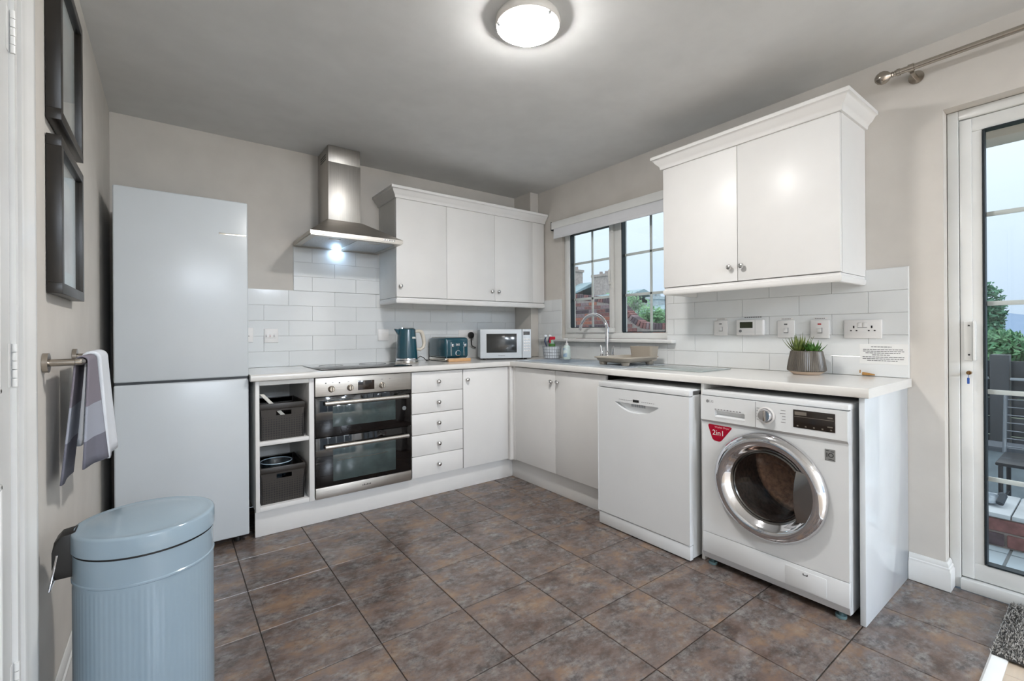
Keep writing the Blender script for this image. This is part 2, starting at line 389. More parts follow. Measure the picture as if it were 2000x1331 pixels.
# roller blind
bl = thing('roller_blind', 'white roller blind half hidden by the right wall cabinet above the kitchen window', 'blind', (-0.03, -1.1, 2.0))
BLF = mat('blind_fabric', (222, 224, 228), 0.8, bump=0.05, bscale=400)
b = B().cyl((-0.036, -1.71, 2.055), (-0.036, -0.505, 2.055), 0.028, n=24)
obj('roller', b, BLF, bl)
obj('cassette', B().prism([(-0.002, 2.088), (-0.068, 2.088), (-0.072, 2.080), (-0.072, 2.030), (-0.068, 2.026), (-0.066, 2.082), (-0.002, 2.082)], 1, -1.72, -0.498), UPVC, bl)
obj('fabric', B().box(-0.064, -0.062, -1.70, -0.52, 1.962, 2.04), BLF, bl)
obj('bottom_bar', B().box(-0.068, -0.058, -1.70, -0.52, 1.942, 1.966, 0.004), BLF, bl)
for y0 in (-0.497, -1.725): obj('bracket', B().box(-0.074, -0.001, y0, y0+0.004, 2.018, 2.092, 0.001), DARKGAP, bl)

# ------------------------------------------------------------------ patio door
pd = thing('door_2', 'white glazed patio door with glazing bars in the right wall', 'door', (0.09, -3.9, 0)); pd['kind'] = 'structure'
PX0, PX1 = 0.068, 0.135; PY0, PY1 = -6.598, -2.982
b = B()
b.box(PX0, PX1, PY1-0.036, PY1, 0.002, 2.102, 0.003); b.box(PX0, PX1, PY0, PY0+0.036, 0.002, 2.102, 0.003)
b.box(PX0, PX1, PY0+0.036, PY1-0.036, 2.062, 2.102, 0.003); b.box(PX0-0.015, PX1, PY0+0.036, PY1-0.036, 0.002, 0.050, 0.004)
obj('frame', b, UPVC, pd)
def leafd(y0, y1, handle):
    b = B(); x0, x1 = 0.080, 0.128
    for q in ((y0, y1, 0.054, 0.126), (y0, y1, 2.000, 2.060), (y1-0.072, y1, 0.126, 2.0), (y0, y0+0.072, 0.126, 2.0)): b.box(x0, x1, *q, 0.003)
    b.box(x0-0.006, x0, y1-0.040, y1-0.002, 0.056, 2.058, 0.002)
    s = obj('sash', b, UPVC, pd)
    pane(s, y0+0.080, y1-0.080, 0.134, 1.994, 0.105, (1.637, 1.252, 0.871, 0.495), ())
    if handle:
        b = B().box(0.066, 0.0735, y1-0.040, y1-0.014, 1.005, 1.178, 0.002); obj('handle', b, UPVC, s)
        obj('pull', B().box(0.048, 0.080, y1-0.052, y1-0.043, 1.005, 1.178, 0.003), UPVC, s)
        for z in (1.030, 1.158): obj('screw', B().cyl((0.064, y1-0.030, z), (0.0665, y1-0.030, z), 0.0035, n=10), DARK, s)
        BR = mat('brass', (150, 118, 78), 0.3, 1.0)
        ko = obj('lock_cylinder', B().cyl((0.056, y1-0.030, 0.952), (0.074, y1-0.030, 0.952), 0.0085, n=14).box(0.040, 0.058, y1-0.0315, y1-0.0285, 0.946, 0.958), BR, s)
        obj('key_fob', B().cyl((0.047, y1-0.030, 0.946), (0.048, y1-0.030, 0.930), 0.001, n=6).box(0.044, 0.050, y1-0.034, y1-0.026, 0.905, 0.932, 0.002), mat('blue_plastic', (40, 84, 160), 0.4), ko)
for i in range(4): leafd(-3.908-i*0.887, -3.018-i*0.887-(0.0 if i == 0 else 0.002), i == 0)  # extra unseen leaves widen the door to let in more daylight
# unseen rear glazing, added and sized to let in fill daylight
rw = thing('fill_window', 'added unseen glazing at the far end of the dining area for fill daylight', 'window', (-1.5, YR-0.06, 0.08)); rw['kind'] = 'structure'
b = B()
for i in range(5): b.box(-2.898+i*0.6865, -2.898+i*0.6865+0.05, YR-0.09, YR-0.03, 0.042, 2.248, 0.003)
b.box(-2.898, -0.102, YR-0.09, YR-0.03, 0.042, 0.10, 0.003); b.box(-2.898, -0.102, YR-0.09, YR-0.03, 2.19, 2.248, 0.003)
obj('frame', b, UPVC, rw)
for i in range(4): obj('pane', B().box(-2.848+i*0.6865, -2.2115+i*0.6865, YR-0.062, YR-0.058, 0.10, 2.19), GLASS, rw)

# ------------------------------------------------------------------ wall tiles
def splash(wall, axis, runs, grouts):
    """axis 0: tiles on the back wall (u = x); axis 1: on the right wall (u = y)."""
    for u0, u1, z0, z1 in grouts:
        g = B().box(u0, u1, -0.005, -0.0008, z0, z1) if axis == 0 else B().box(-0.005, -0.0008, u0, u1, z0, z1)
        obj('grout_bed', g, GROUT, wall)
    cache = {}
    for u0, u1, z0, z1 in runs:
        key = (round(u1-u0, 3), round(z1-z0, 3))
        if key not in cache:
            w2, h2 = (u1-u0)/2-0.0007, (z1-z0)/2-0.0007
            t = B().box(-w2, w2, -0.004, 0.004, -h2, h2) if axis == 0 else B().box(-0.004, 0.004, -w2, w2, -h2, h2)
            ed = [e for e in t.bm.edges if all((v.co.y if axis == 0 else v.co.x) < 0 for v in e.verts)]
            bmesh.ops.bevel(t.bm, geom=ed, offset=0.0012, segments=2, profile=0.5, affect='EDGES')
            me = bpy.data.meshes.new('wall_tile'); t.bm.to_mesh(me); t.bm.free(); me.materials.append(TILEW); cache[key] = me
        o = bpy.data.objects.new('wall_tile', cache[key]); COL.objects.link(o)
        o.location = ((u0+u1)/2, -0.0052, (z0+z1)/2) if axis == 0 else (-0.0052, (u0+u1)/2, (z0+z1)/2)
        o.parent = wall
def rows(u_lo, u_hi, z_lo, z_hi, ztop, pitch, jA, wid, par0):
    out = []; z1 = ztop; par = par0
    while z1 > z_lo+0.004:
        z0 = max(z1-pitch, z_lo)
        if z0 < z_hi-0.004:
            zz1 = min(z1, z_hi)
            j = jA+(wid/2 if par else 0)
            n0 = math.floor((u_lo-j)/wid)
            u = j+n0*wid
            while u < u_hi-1e-6:
                a, c = max(u, u_lo), min(u+wid, u_hi)
                if c-a > 0.006: out.append((a, c, z0, zz1))
                u += wid
        z1 = z0 if z1-pitch >= z_lo else z_lo; par = not par
        if z1 <= z_lo+0.004: break
    return out
R = rows(-2.023, -1.412, 1.441, 1.755, 1.7435, 0.1008, -1.902, 0.307, False)
R += rows(-2.42, -0.095, 0.9185, 1.441, 1.441, 0.1045, -1.902, 0.307, True)
splash(wall_b, 0, R, [(-2.025, -1.40, 1.44, 1.745), (-2.42, -0.095, 0.9185, 1.443)])
R = rows(-2.862, -1.595, 0.9185, 1.431, 1.431, 0.1045, -2.7115, 0.304, True)
R += rows(-1.595, -0.552, 0.9185, 1.058, 1.431, 0.1045, -2.7115, 0.304, True)
R += rows(-0.552, -0.242, 0.9185, 1.425, 1.431, 0.1045, -2.7115, 0.304, True)
R = [r for r in R if not (r[2] < 1.087 < r[3] and r[0] > -1.6) or r[1] < -1.60 or True]
splash(wall_r, 1, R, [(-2.864, -1.595, 0.9185, 1.433), (-1.595, -0.552, 0.9185, 1.058), (-0.552, -0.242, 0.9185, 1.427)])

# ================================================================== fitted kitchen
def knob(p, d, parent):
    """small pewter knob at p pointing along d"""
    b = B().lathe([(0, 0), (0.006, 0), (0.0055, 0.008), (0.009, 0.012), (0.0135, 0.017), (0.0145, 0.021), (0.012, 0.026), (0.006, 0.029), (0, 0.0295)], p, d, n=16)
    return obj('knob', b, mat('polished_pewter', (206, 204, 202), 0.16, 1.0), parent)
ZB, ZT = 0.880, 0.918
DZ0, DZ1 = 0.156, 0.873
# --- open shelf unit beside the fridge
u = thing('open_shelf_unit', 'white open base unit with two shelf bays next to the fridge', 'cabinet', (-2.18, -0.3, 0.15))
b = B(); b.box(-2.336, -2.318, -0.572, -0.02, 0.151, 0.8795, 0.001); b.box(-2.060, -2.032, -0.572, -0.02, 0.151, 0.8795, 0.001)
obj('side_panel', B().box(-2.336, -2.316, -0.574, -0.02, 0.151, 0.8795, 0.001), CAB, u); b.bm.free()
obj('side_panel', B().box(-2.058, -2.030, -0.574, -0.02, 0.151, 0.8795, 0.001), CAB, u)
obj('top_rail', B().box(-2.3155, -2.0585, -0.572, -0.03, 0.853, 0.879), CABIN, u)
obj('shelf', B().box(-2.3155, -2.0585, -0.570, -0.03, 0.515, 0.537, 0.001), CAB, u)
obj('bottom_panel', B().box(-2.3155, -2.0585, -0.572, -0.03, 0.151, 0.176, 0.001), CAB, u)
obj('back_panel', B().box(-2.3155, -2.0585, -0.03, -0.022, 0.176, 0.853), CABIN, u)

# --- drawer unit
u = thing('drawer_unit', 'white base unit with five drawers right of the oven', 'cabinet', (-1.21, -0.3, 0.15))
obj('body', B().box(-1.411, -1.013, -0.554, -0.02, 0.151, 0.8795), CABIN, u)
zs = [0.156, 0.300, 0.444, 0.588, 0.732, 0.875]
for i in range(5):
    d = obj('drawer', B().box(-1.410, -1.014, -0.576, -0.5545, zs[i]+0.0015, zs[i+1]-0.0015, 0.003), CAB, u)
    knob((-1.212, -0.576, (zs[i]+zs[i+1])/2), (0, -1, 0), d)
# --- corner base unit
u = thing('base_cabinet', 'white base cabinet with one door in the corner right of the drawers', 'cabinet', (-0.8, -0.3, 0.15))
obj('body', B().box(-1.009, -0.604, -0.554, -0.02, 0.151, 0.8795), CABIN, u)
d = obj('door', B().box(-1.008, -0.605, -0.576, -0.5545, DZ0, DZ1, 0.003), CAB, u)
knob((-0.978, -0.576, 0.800), (0, -1, 0), d)
obj('corner_post', B().box(-0.600, -0.556, -0.572, -0.545, 0.151, 0.8795).box(-0.600, -0.572, -0.600, -0.572, 0.151, 0.8795), CAB, u)
# --- sink base unit
u = thing('base_cabinet', 'white two-door base cabinet under the kitchen sink', 'cabinet', (-0.3, -1.06, 0.15))
obj('body', B().box(-0.554, -0.02, -1.549, -0.640, 0.151, 0.72), CABIN, u)
for y0, y1, ky in ((-1.0865, -0.632, -1.058), (-1.549, -1.0895, -1.122)):
    d = obj('door', B().box(-0.576, -0.5545, y0, y1, DZ0, DZ1, 0.003), CAB, u)
    knob((-0.576, ky, 0.796), (-1, 0, 0), d)
obj('corner_post', B().box(-0.574, -0.545, -0.630, -0.602, 0.151, 0.8795, 0.001), CAB, u)
# --- plinths
struct('trim_1', B().box(-2.336, -0.536, -0.537, -0.519, 0.001, 0.1505, 0.001), CAB, 'white plinth under the back run of units')
struct('trim_2', B().box(-0.537, -0.519, -1.556, -0.538, 0.001, 0.1505, 0.001), CAB, 'white plinth under the sink unit')
# --- end panel and support between the two appliances
tag(obj('end_panel', B().box(-0.588, -0.002, -2.855, -2.836, 0.001, 0.8795, 0.001), mat('gloss_panel_white', (212, 217, 221), 0.10)), 'glossy white end panel on the right of the washing machine', 'panel')
tag(obj('support_panel', B().box(-0.585, -0.002, -2.196, -2.180, 0.001, 0.8795, 0.001), CAB), 'narrow white support panel between dishwasher and washing machine', 'panel')
# --- worktop: one L-shaped slab with a cut-out for the sink
SKX0, SKX1, SKY0, SKY1 = -0.500, -0.130, -1.080, -0.680
b = B()
ov = 0.018
def slab(x0, x1, y0, y1): b.box(x0, x1, y0, y1, ZB, ZT)
slab(-2.362, -0.590, -0.590, -0.0095); slab(-0.590, -0.0095, SKY1, -0.0095)
slab(-0.590, SKX0, SKY0, SKY1); slab(SKX1, -0.0095, SKY0, SKY1); slab(-0.590, -0.0095, -2.870, SKY0)
nose = [(0, ZB), (0.008, ZB+0.0003), (0.0125, ZB+0.003), (0.015, ZB+0.009), (0.0155, ZT-0.012), (0.013, ZT-0.004), (0.007, ZT-0.0006), (0, ZT)]
b.sweep([(-0.590, -2.8705), (-0.590, -0.590), (-2.362, -0.590)][::1], [(o, z) for o, z in nose])
wt = tag(obj('worktop', b, WORK), 'continuous white laminate worktop running round the corner', 'worktop')
obj('end_strip', B().box(-0.604, -0.010, -2.8716, -2.8701, ZB+0.001, ZT-0.001), WORK, wt)

# --- wall cabinets
CORN = [(0, 2.112), (0.010, 2.112), (0.013, 2.118), (0.013, 2.126), (0.020, 2.136), (0.032, 2.148), (0.040, 2.162), (0.045, 2.168), (0.052, 2.170), (0.052, 2.186), (0.048, 2.190), (0, 2.190)]
PELM = [(-0.018, 1.358), (0.000, 1.358), (0.005, 1.363), (0.007, 1.372), (0.007, 1.384), (0.001, 1.388), (0.001, 1.398), (-0.018, 1.398)]
u = thing('wall_cabinet', 'white three-door wall cabinet between the cooker hood and the corner', 'cabinet', (-0.72, -0.16, 1.36))
obj('carcass', B().box(-1.412, -0.098, -0.315, -0.002, 1.400, 2.117).box(-0.0975, -0.012, -0.315, -0.243, 1.400, 2.117), CABIN, u)
for x0, x1, kx in ((-1.4115, -1.0045, -1.385), (-1.0025, -0.5545, -0.588), (-0.5525, -0.148, -0.524)):
    d = obj('door', B().box(x0, x1, -0.336, -0.3155, 1.403, 2.112, 0.003), CAB, u)
    knob((kx, -0.336, 1.480), (0, -1, 0), d)
obj('filler_strip', B().box(-0.1465, -0.012, -0.334, -0.3155, 1.403, 2.112, 0.002), CAB, u)
obj('cornice', B().sweep([(-0.010, -0.336), (-1.412, -0.336), (-1.412, -0.002)], CORN), CAB, u)
obj('light_rail', B().sweep([(-0.012, -0.322), (-1.400, -0.322), (-1.400, -0.0105)], [(o+0.008, z) for o, z in PELM]), CAB, u)
u = thing('wall_cabinet', 'white two-door wall cabinet above the washing machine', 'cabinet', (-0.16, -2.25, 1.36))
obj('carcass', B().box(-0.315, -0.002, -2.701, -1.796, 1.432, 2.117).box(-0.315, -0.011, -2.701, -1.796, 1.400, 1.432), CAB, u)
for y0, y1, ky in ((-2.2415, -1.7965, -2.206), (-2.7005, -2.2435, -2.270)):
    d = obj('door', B().box(-0.336, -0.3155, y0, y1, 1.403, 2.112, 0.003), CAB, u)
    knob((-0.336, ky, 1.477), (-1, 0, 0), d)
obj('cornice', B().sweep([(-0.002, -2.701), (-0.336, -2.701), (-0.336, -1.796), (-0.002, -1.796)], CORN), CAB, u)
obj('light_rail', B().sweep([(-0.0105, -2.690), (-0.322, -2.690), (-0.322, -1.808), (-0.0105, -1.808)], [(o+0.008, z) for o, z in PELM]), CAB, u)

# --- built-in double oven
ov_ = thing('built_in_oven', 'stainless steel built-in double oven with two black glass doors', 'oven', (-1.72, -0.3, 0.152))
OX0, OX1 = -2.0245, -1.4165
obj('body', B().box(-2.015, -1.426, -0.552, -0.03, 0.155, 0.874), DARK, ov_)
obj('control_panel', B().box(OX0, OX1, -0.580, -0.5525, 0.764, 0.876, 0.002), STEEL, ov_)
for x in (-1.933, -1.820, -1.617):
    k_ = obj('control_knob', B().lathe([(0, 0), (0.020, 0), (0.020, 0.003), (0.017, 0.005), (0.0155, 0.022), (0.013, 0.024), (0, 0.024)], (x, -0.580, 0.806), (0, -1, 0), n=28), NICKEL, ov_)
    obj('pointer', B().box(x-0.0018, x+0.0018, -0.6052, -0.603, 0.7935, 0.8185), DARK, k_)
for x, z in ((-1.965, 0.843), (-1.885, 0.841)): obj('indicator', B().box(x-0.004, x+0.004, -0.5812, -0.5798, z-0.003, z+0.003), DARK, ov_)
for x in (-1.925, -1.83, -1.617, -1.565): obj('symbol', B().box(x-0.005, x+0.005, -0.5808, -0.5798, 0.843, 0.846), GREYP, ov_)
obj('display', B().box(-1.772, -1.668, -0.582, -0.5795, 0.786, 0.845, 0.001), mat('oven_display', (34, 22, 14), 0.12), ov_)
def oven_door(z0, z1, wz0, wz1, hz):
    d = obj('oven_door', B().box(OX0, OX1, -0.578, -0.5525, z0, z1, 0.002), BLACKG, ov_)
    obj('window', B().box(-1.925, -1.527, -0.5795, -0.5775, wz0, wz1, 0.0005), OVENWIN, d)
    h = B().cyl((-1.980, -0.618, hz), (-1.452, -0.618, hz), 0.0125, n=20)
    ho = obj('handle', h, STEELV, d)
    for x in (-1.972, -1.462): obj('handle_mount', B().box(x-0.008, x+0.008, -0.612, -0.578, hz-0.010, hz+0.010, 0.003), DARK, ho)
    return d
oven_door(0.520, 0.760, 0.575, 0.704, 0.724)
d2_ = oven_door(0.222, 0.516, 0.246, 0.447, 0.464)
obj('shelf_guide', B().tube([(-1.90, -0.5802, 0.368), (-1.80, -0.5802, 0.372), (-1.70, -0.5802, 0.366), (-1.58, -0.5802, 0.372)], 0.0012, n=6), NICKEL, d2_)
obj('timer_badge', B().cyl((-1.466, -0.578, 0.642), (-1.466, -0.5805, 0.642), 0.014, n=20), mat('badge_silver', (150, 156, 160), 0.25, 1.0), ov_)
obj('bottom_trim', B().box(OX0, OX1, -0.579, -0.5525, 0.1525, 0.219, 0.002), STEEL, ov_)
bb = B()
for i, x in enumerate((-1.748, -1.738, -1.729, -1.720, -1.710, -1.701)): bb.box(x, x+0.006, -0.5798, -0.5788, 0.184, 0.190+0.003*(i % 2))
obj('brand_mark', bb, mat('brand_grey', (70, 68, 66), 0.5), ov_)

# --- cooker hood
h = thing('cooker_hood', 'stainless steel chimney cooker hood above the hob', 'cooker hood', (-1.725, -0.24, 1.755))
HX0, HX1, HY0, HZ = -2.024, -1.424, -0.482, 1.752
b = B(); bm = b.bm
def ring(x0, x1, y0, y1, z): return [bm.verts.new(c) for c in ((x0,y0,z),(x1,y0,z),(x1,y1,z),(x0,y1,z))]
Rr = [ring(HX0, HX1, HY0, -0.0095, HZ+0.004), ring(HX0, HX1, HY0, -0.0095, HZ+0.026), ring(HX0+0.006, HX1-0.006, HY0+0.006, -0.0095, HZ+0.030), ring(-1.868, -1.632, -0.268, -0.0095, 1.908)]
for i in range(3):
    for j in range(4): bm.faces.new((Rr[i][j], Rr[i][(j+1) % 4], Rr[i+1][(j+1) % 4], Rr[i+1][j]))
bm.faces.new(Rr[3]); bm.faces.new(Rr[0][::-1])
obj('canopy', b, STEEL, h, smooth=20)
obj('lower_chimney', B().box(-1.858, -1.640, -0.262, -0.0095, 1.9085, 2.30, 0.002), STEELV, h)
ch_ = obj('upper_chimney', B().box(-1.856, -1.642, -0.260, -0.002, 2.30, CH-0.002, 0.001), STEELV, h)
vb = B()
for i in range(3): vb.box(-1.8568, -1.8555, -0.20, -0.07, 2.325+i*0.016, 2.333+i*0.016)
obj('vent_slot', vb, DARK, ch_)
obj('underside_frame', B().box(HX0+0.004, HX1-0.004, HY0+0.004, HY0+0.050, HZ-0.002, HZ+0.004).box(HX0+0.004, HX1-0.004, -0.055, -0.0095, HZ-0.002, HZ+0.004).box(HX0+0.004, HX0+0.04, HY0+0.05, -0.055, HZ-0.002, HZ+0.004).box(HX1-0.04, HX1-0.004, HY0+0.05, -0.055, HZ-0.002, HZ+0.004), STEEL, h)
FILT = mat('filter_mesh', (186, 190, 194), 0.38, 1.0, var=0.15, scale=140)
for x0, x1 in ((HX0+0.042, -1.726), (-1.722, HX1-0.042)):
    f = obj('grease_filter', B().box(x0, x1, HY0+0.052, -0.057, HZ-0.001, HZ+0.003, 0.001), FILT, h)
    obj('filter_latch', B().box((x0+x1)/2-0.035, (x0+x1)/2+0.035, HY0+0.075, HY0+0.10, HZ-0.004, HZ-0.001, 0.001), STEEL, f)
obj('lamp', B().lathe([(0, 0), (0.024, 0), (0.024, 0.003), (0, 0.003)], (-1.735, -0.032, HZ-0.005), (0, 0, 1), n=24), mat('hood_led', (255, 255, 255), 0.4, emit=(188, 222, 255), estr=36.0), h)
for i in range(5): obj('push_button', B().box(-1.560+i*0.017, -1.550+i*0.017, HY0-0.002, HY0+0.001, HZ+0.011, HZ+0.020, 0.0005), CHROME, h)

# --- hob, sink, tap
hob = thing('hob', 'black glass ceramic hob set in the worktop', 'hob', (-1.68, -0.32, ZT))
obj('glass_top', B().box(-1.985, -1.395, -0.555, -0.070, ZT+0.0003, ZT+0.005, 0.002), BLACKG, hob)
ZC = mat('cooking_zone_print', (44, 42, 42), 0.1)
for x, y, r in ((-1.83, -0.20, 0.075), (-1.83, -0.43, 0.09), (-1.54, -0.20, 0.09), (-1.54, -0.43, 0.075)):
    obj('cooking_zone', B().lathe([(r, 0), (r+0.004, 0), (r+0.004, 0.0003), (r, 0.0003)], (x, y, ZT+0.0051), (0, 0, 1), n=40), ZC, hob)
SSINK = mat('sink_steel', (206, 214, 222), 0.30, 0.55, var=0.05)
sk = thing('sink', 'stainless steel inset sink and drainer below the window', 'sink', (-0.32, -1.1, ZT))
b = B()
for q in ((-0.545, SKX0, -1.640, -0.600), (SKX1, -0.060, -1.640, -0.600), (SKX0, SKX1, SKY1, -0.600), (SKX0, SKX1, -1.640, SKY0)): b.box(q[0], q[1], q[2], q[3], ZT+0.0004, ZT+0.004)
obj('rim', b, SSINK, sk)
b = B()
bz = ZT-0.16
b.box(SKX0+0.001, SKX0+0.003, SKY0+0.001, SKY1-0.001, bz, ZT); b.box(SKX1-0.003, SKX1-0.001, SKY0+0.001, SKY1-0.001, bz, ZT)
b.box(SKX0+0.003, SKX1-0.003, SKY0+0.001, SKY0+0.003, bz, ZT); b.box(SKX0+0.003, SKX1-0.003, SKY1-0.003, SKY1-0.001, bz, ZT); b.box(SKX0+0.001, SKX1-0.001, SKY0+0.001, SKY1-0.001, bz-0.002, bz)
obj('bowl', b, SSINK, sk)
obj('plug_hole', B().lathe([(0, 0.001), (0.030, 0.001), (0.040, 0.003), (0.042, 0.001), (0.042, 0)], (-0.315, -0.88, bz), n=24), CHROME, sk)
for i in range(7): obj('drainer_rib', B().box(-0.49+i*0.055, -0.478+i*0.055, -1.60, -1.13, ZT+0.004, ZT+0.0062, 0.001), SSINK, sk)
tp = thing('mixer_tap', 'chrome swan-neck mixer tap with two lever handles behind the sink', 'tap', (-0.095, -1.14, ZT))
tx, ty = -0.095, -1.140
obj('base', B().lathe([(0, 0), (0.026, 0), (0.026, 0.006), (0.020, 0.012), (0.018, 0.05), (0.014, 0.06), (0, 0.06)], (tx, ty, ZT+0.0045), n=24).cyl((tx, ty-0.058, ZT+0.03), (tx, ty+0.058, ZT+0.03), 0.012, n=16), CHROME, tp)
pts = [(tx, ty, ZT+0.05), (tx, ty, 1.10), (tx, ty, 1.145)]
R_ = 0.142; cy_ = ty+R_*0.985
for i in range(1, 21):
    a = math.pi - (math.pi*0.965)*i/20
    pts.append((tx, cy_+R_*math.cos(a), 1.14+R_*0.95*math.sin(a)))
obj('spout', B().tube(pts, [0.0135]*3+[0.0125]*20, n=14), CHROME, tp)
for s in (-1, 1):
    obj('lever', B().cyl((tx, ty+s*0.052, ZT+0.03), (tx, ty+s*0.052, ZT+0.056), 0.014, n=14).cyl((tx, ty+s*0.052, ZT+0.056), (tx-0.004, ty+s*0.062, ZT+0.122), 0.0085, 0.007, n=12), CHROME, tp)

# ================================================================== appliances
f = thing('fridge_freezer', 'tall white fridge freezer standing against the left wall', 'fridge', (-2.648, -0.3, 0))
FX0_, FX1_ = -2.928, -2.366
obj('body', B().box(FX0_, FX1_, -0.505, -0.030, 0.040, 1.858, 0.006), FRIDGE, f)
d = obj('fridge_door', B().box(FX0_, FX1_, -0.562, -0.509, 0.909, 1.862, 0.008, 3), FRIDGE, f)
obj('badge_or_glint', B().box(-2.500, -2.374, -0.5632, -0.5615, 1.675, 1.684, 0.0005), mat('badge_glint_chrome', (240, 236, 226), 0.2, 1.0), d)  # bright strip drawn in for a reflected line of light on the door
obj('freezer_door', B().box(FX0_, FX1_, -0.562, -0.509, 0.040, 0.897, 0.008, 3), FRIDGE, f)
obj('door_gap', B().box(FX0_+0.003, FX1_-0.003, -0.552, -0.506, 0.8965, 0.9095), mat('gap_grey', (54, 58, 62), 0.5), f)
for x in (FX0_+0.05, FX1_-0.05):
    for y in (-0.50, -0.08): obj('foot', B().cyl((x, y, 0.001), (x, y, 0.041), 0.018, n=14), DARK, f)

# helper: a flat front (facing -x) with a rectangular pocket let into it
def front_with_pocket(b, xf, xb, y0, y1, z0, z1, py0, py1, pz0, pz1, xp):
    b.box(xf, xb, y0, y1, z0, pz0); b.box(xf, xb, y0, y1, pz1, z1); b.box(xf, xb, y0, py0, pz0, pz1); b.box(xf, xb, py1, y1, pz0, pz1)
    b.box(xp, xb, py0, py1, pz0, pz1)

dw = thing('dishwasher', 'white freestanding dishwasher pushed under the worktop', 'dishwasher', (-0.35, -1.87, 0))
DY0, DY1 = -2.168, -1.572
obj('body', B().box(-0.640, -0.06, DY0, DY1, 0.012, 0.846, 0.003), mat('appliance_side', (208, 210, 210), 0.35), dw)
b = B(); XF = -0.672
front_with_pocket(b, XF, -0.6405, DY0, DY1, 0.082, 0.814, -1.992, -1.704, 0.690, 0.742, -0.648)
# curved lower lip of the grip pocket
pl = [(-1.992, 0.690)] + [(-1.992+0.288*i/16, 0.690+0.052*(abs(2*i/16-1)**2.2)*0.92) for i in range(17)] + [(-1.704, 0.690)]
b.prism(pl[::-1], 0, XF, -0.6485)
dd = obj('door', b, APPL, dw, smooth=30)
obj('door_edge', B().box(XF-0.0015, -0.6405, DY1-0.0005, DY1+0.001, 0.082, 0.814), APPL, dd)
obj('display', B().box(XF-0.0012, XF+0.001, -1.868, -1.828, 0.752, 0.766), DARK, dd)
bp = B()
for y0, n in ((-1.73, 8), (-1.885, 7)):
    for i in range(n): bp.box(XF-0.0006, XF+0.0005, y0-i*0.0125-0.007, y0-i*0.0125, 0.757, 0.7595)
obj('control_print', bp, GREYP, dd)['kind'] = 'stuff'
bp = B()
for i in range(8): bp.box(-0.6488, -0.6478, -1.80-i*0.012-0.0085, -1.80-i*0.012, 0.722, 0.738)
obj('program_button', bp, mat('pocket_grey', (150, 156, 162), 0.4), dd)
obj('lid', B().box(-0.668, -0.05, DY0, DY1, 0.818, 0.8475, 0.004), APPL, dw)
obj('kick_panel', B().box(-0.668, -0.640, DY0, DY1, 0.006, 0.077, 0.004), APPL, dw)
for y in (DY0+0.04, DY1-0.04):
    for x in (-0.60, -0.12): obj('foot', B().cyl((x, y, 0.001), (x, y, 0.013), 0.015, n=12), DARK, dw)

wm = thing('washing_machine', 'white washing machine with a large chrome porthole door', 'washing machine', (-0.33, -2.51, 0))
WY0_, WY1_ = -2.812, -2.208; WXF = -0.622
b = B()
b.box(-0.600, -0.05, WY0_, WY0_+0.006, 0.032, 0.848); b.box(-0.600, -0.05, WY1_-0.006, WY1_, 0.032, 0.848); b.box(-0.056, -0.05, WY0_+0.006, WY1_-0.006, 0.032, 0.848); b.box(-0.600, -0.056, WY0_+0.006, WY1_-0.006, 0.032, 0.040)
obj('body', b, APPL, wm)
obj('lid', B().box(-0.622, -0.05, WY0_-0.001, WY1_+0.001, 0.828, 0.853, 0.006), APPL, wm)
# front panel with the round opening
DCY, DCZ, HOLE = -2.512, 0.458, 0.178
b = B(); bm = b.bm
def rect_pt(t, y0, y1, z0, z1):
    c, s = math.cos(t), math.sin(t); ky = ((y1-DCY) if c > 0 else (DCY-y0))/max(abs(c), 1e-9); kz = ((z1-DCZ) if s > 0 else (DCZ-z0))/max(abs(s), 1e-9)
    k = min(ky, kz); return (DCY+k*c, DCZ+k*s)
N = 96
ang = sorted([2*math.pi*i/N for i in range(N)] + [math.atan2(z-DCZ, y-DCY) % (2*math.pi) for y in (WY0_, WY1_) for z in (0.164, 0.700)])
inn = [(DCY+HOLE*math.cos(t), DCZ+HOLE*math.sin(t)) for t in ang]; out = [rect_pt(t, WY0_, WY1_, 0.164, 0.700) for t in ang]
vi = [bm.verts.new((WXF, *p)) for p in inn]; vo = [bm.verts.new((WXF, *p)) for p in out]
vi2 = [bm.verts.new((-0.600, *p)) for p in inn]; vo2 = [bm.verts.new((-0.600, *p)) for p in out]
for i in range(len(ang)):
    j = (i+1) % len(ang)
    bm.faces.new((vi[i], vo[i], vo[j], vi[j])); bm.faces.new((vi[i], vi[j], vi2[j], vi2[i])); bm.faces.new((vo[j], vo[i], vo2[i], vo2[j]))
bmesh.ops.recalc_face_normals(bm, faces=list(bm.faces))
obj('front_panel', b, APPL, wm, smooth=30)
# fascia
b = B(); FXF = -0.634
front_with_pocket(b, FXF, -0.600, WY0_, WY1_, 0.712, 0.827, -2.420, -2.280, 0.728, 0.763, -0.614)
fas = obj('fascia', b, APPL, wm)
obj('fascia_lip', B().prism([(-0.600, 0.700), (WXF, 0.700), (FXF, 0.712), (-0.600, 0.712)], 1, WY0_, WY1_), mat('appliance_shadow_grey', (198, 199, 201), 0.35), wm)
obj('drawer_grip', B().prism([(-0.6145, 0.7282), (FXF-0.001, 0.7282), (FXF-0.001, 0.734), (-0.6145, 0.742)], 1, -2.419, -2.281), APPL, fas)
obj('drawer_seam', B().box(FXF-0.0006, FXF+0.001, -2.4695, -2.468, 0.713, 0.826), GREYP, fas)
obj('lid_seam', B().box(-0.6228, -0.60, WY0_, WY1_, 0.8262, 0.8282), GREYP, fas)
kn = obj('program_dial', B().lathe([(0, 0), (0.036, 0), (0.036, 0.003), (0.030, 0.006), (0.0275, 0.006), (0.027, 0.020), (0.024, 0.024), (0, 0.025)], (FXF, -2.514, 0.772), (-1, 0, 0), n=40), CHROME, fas)
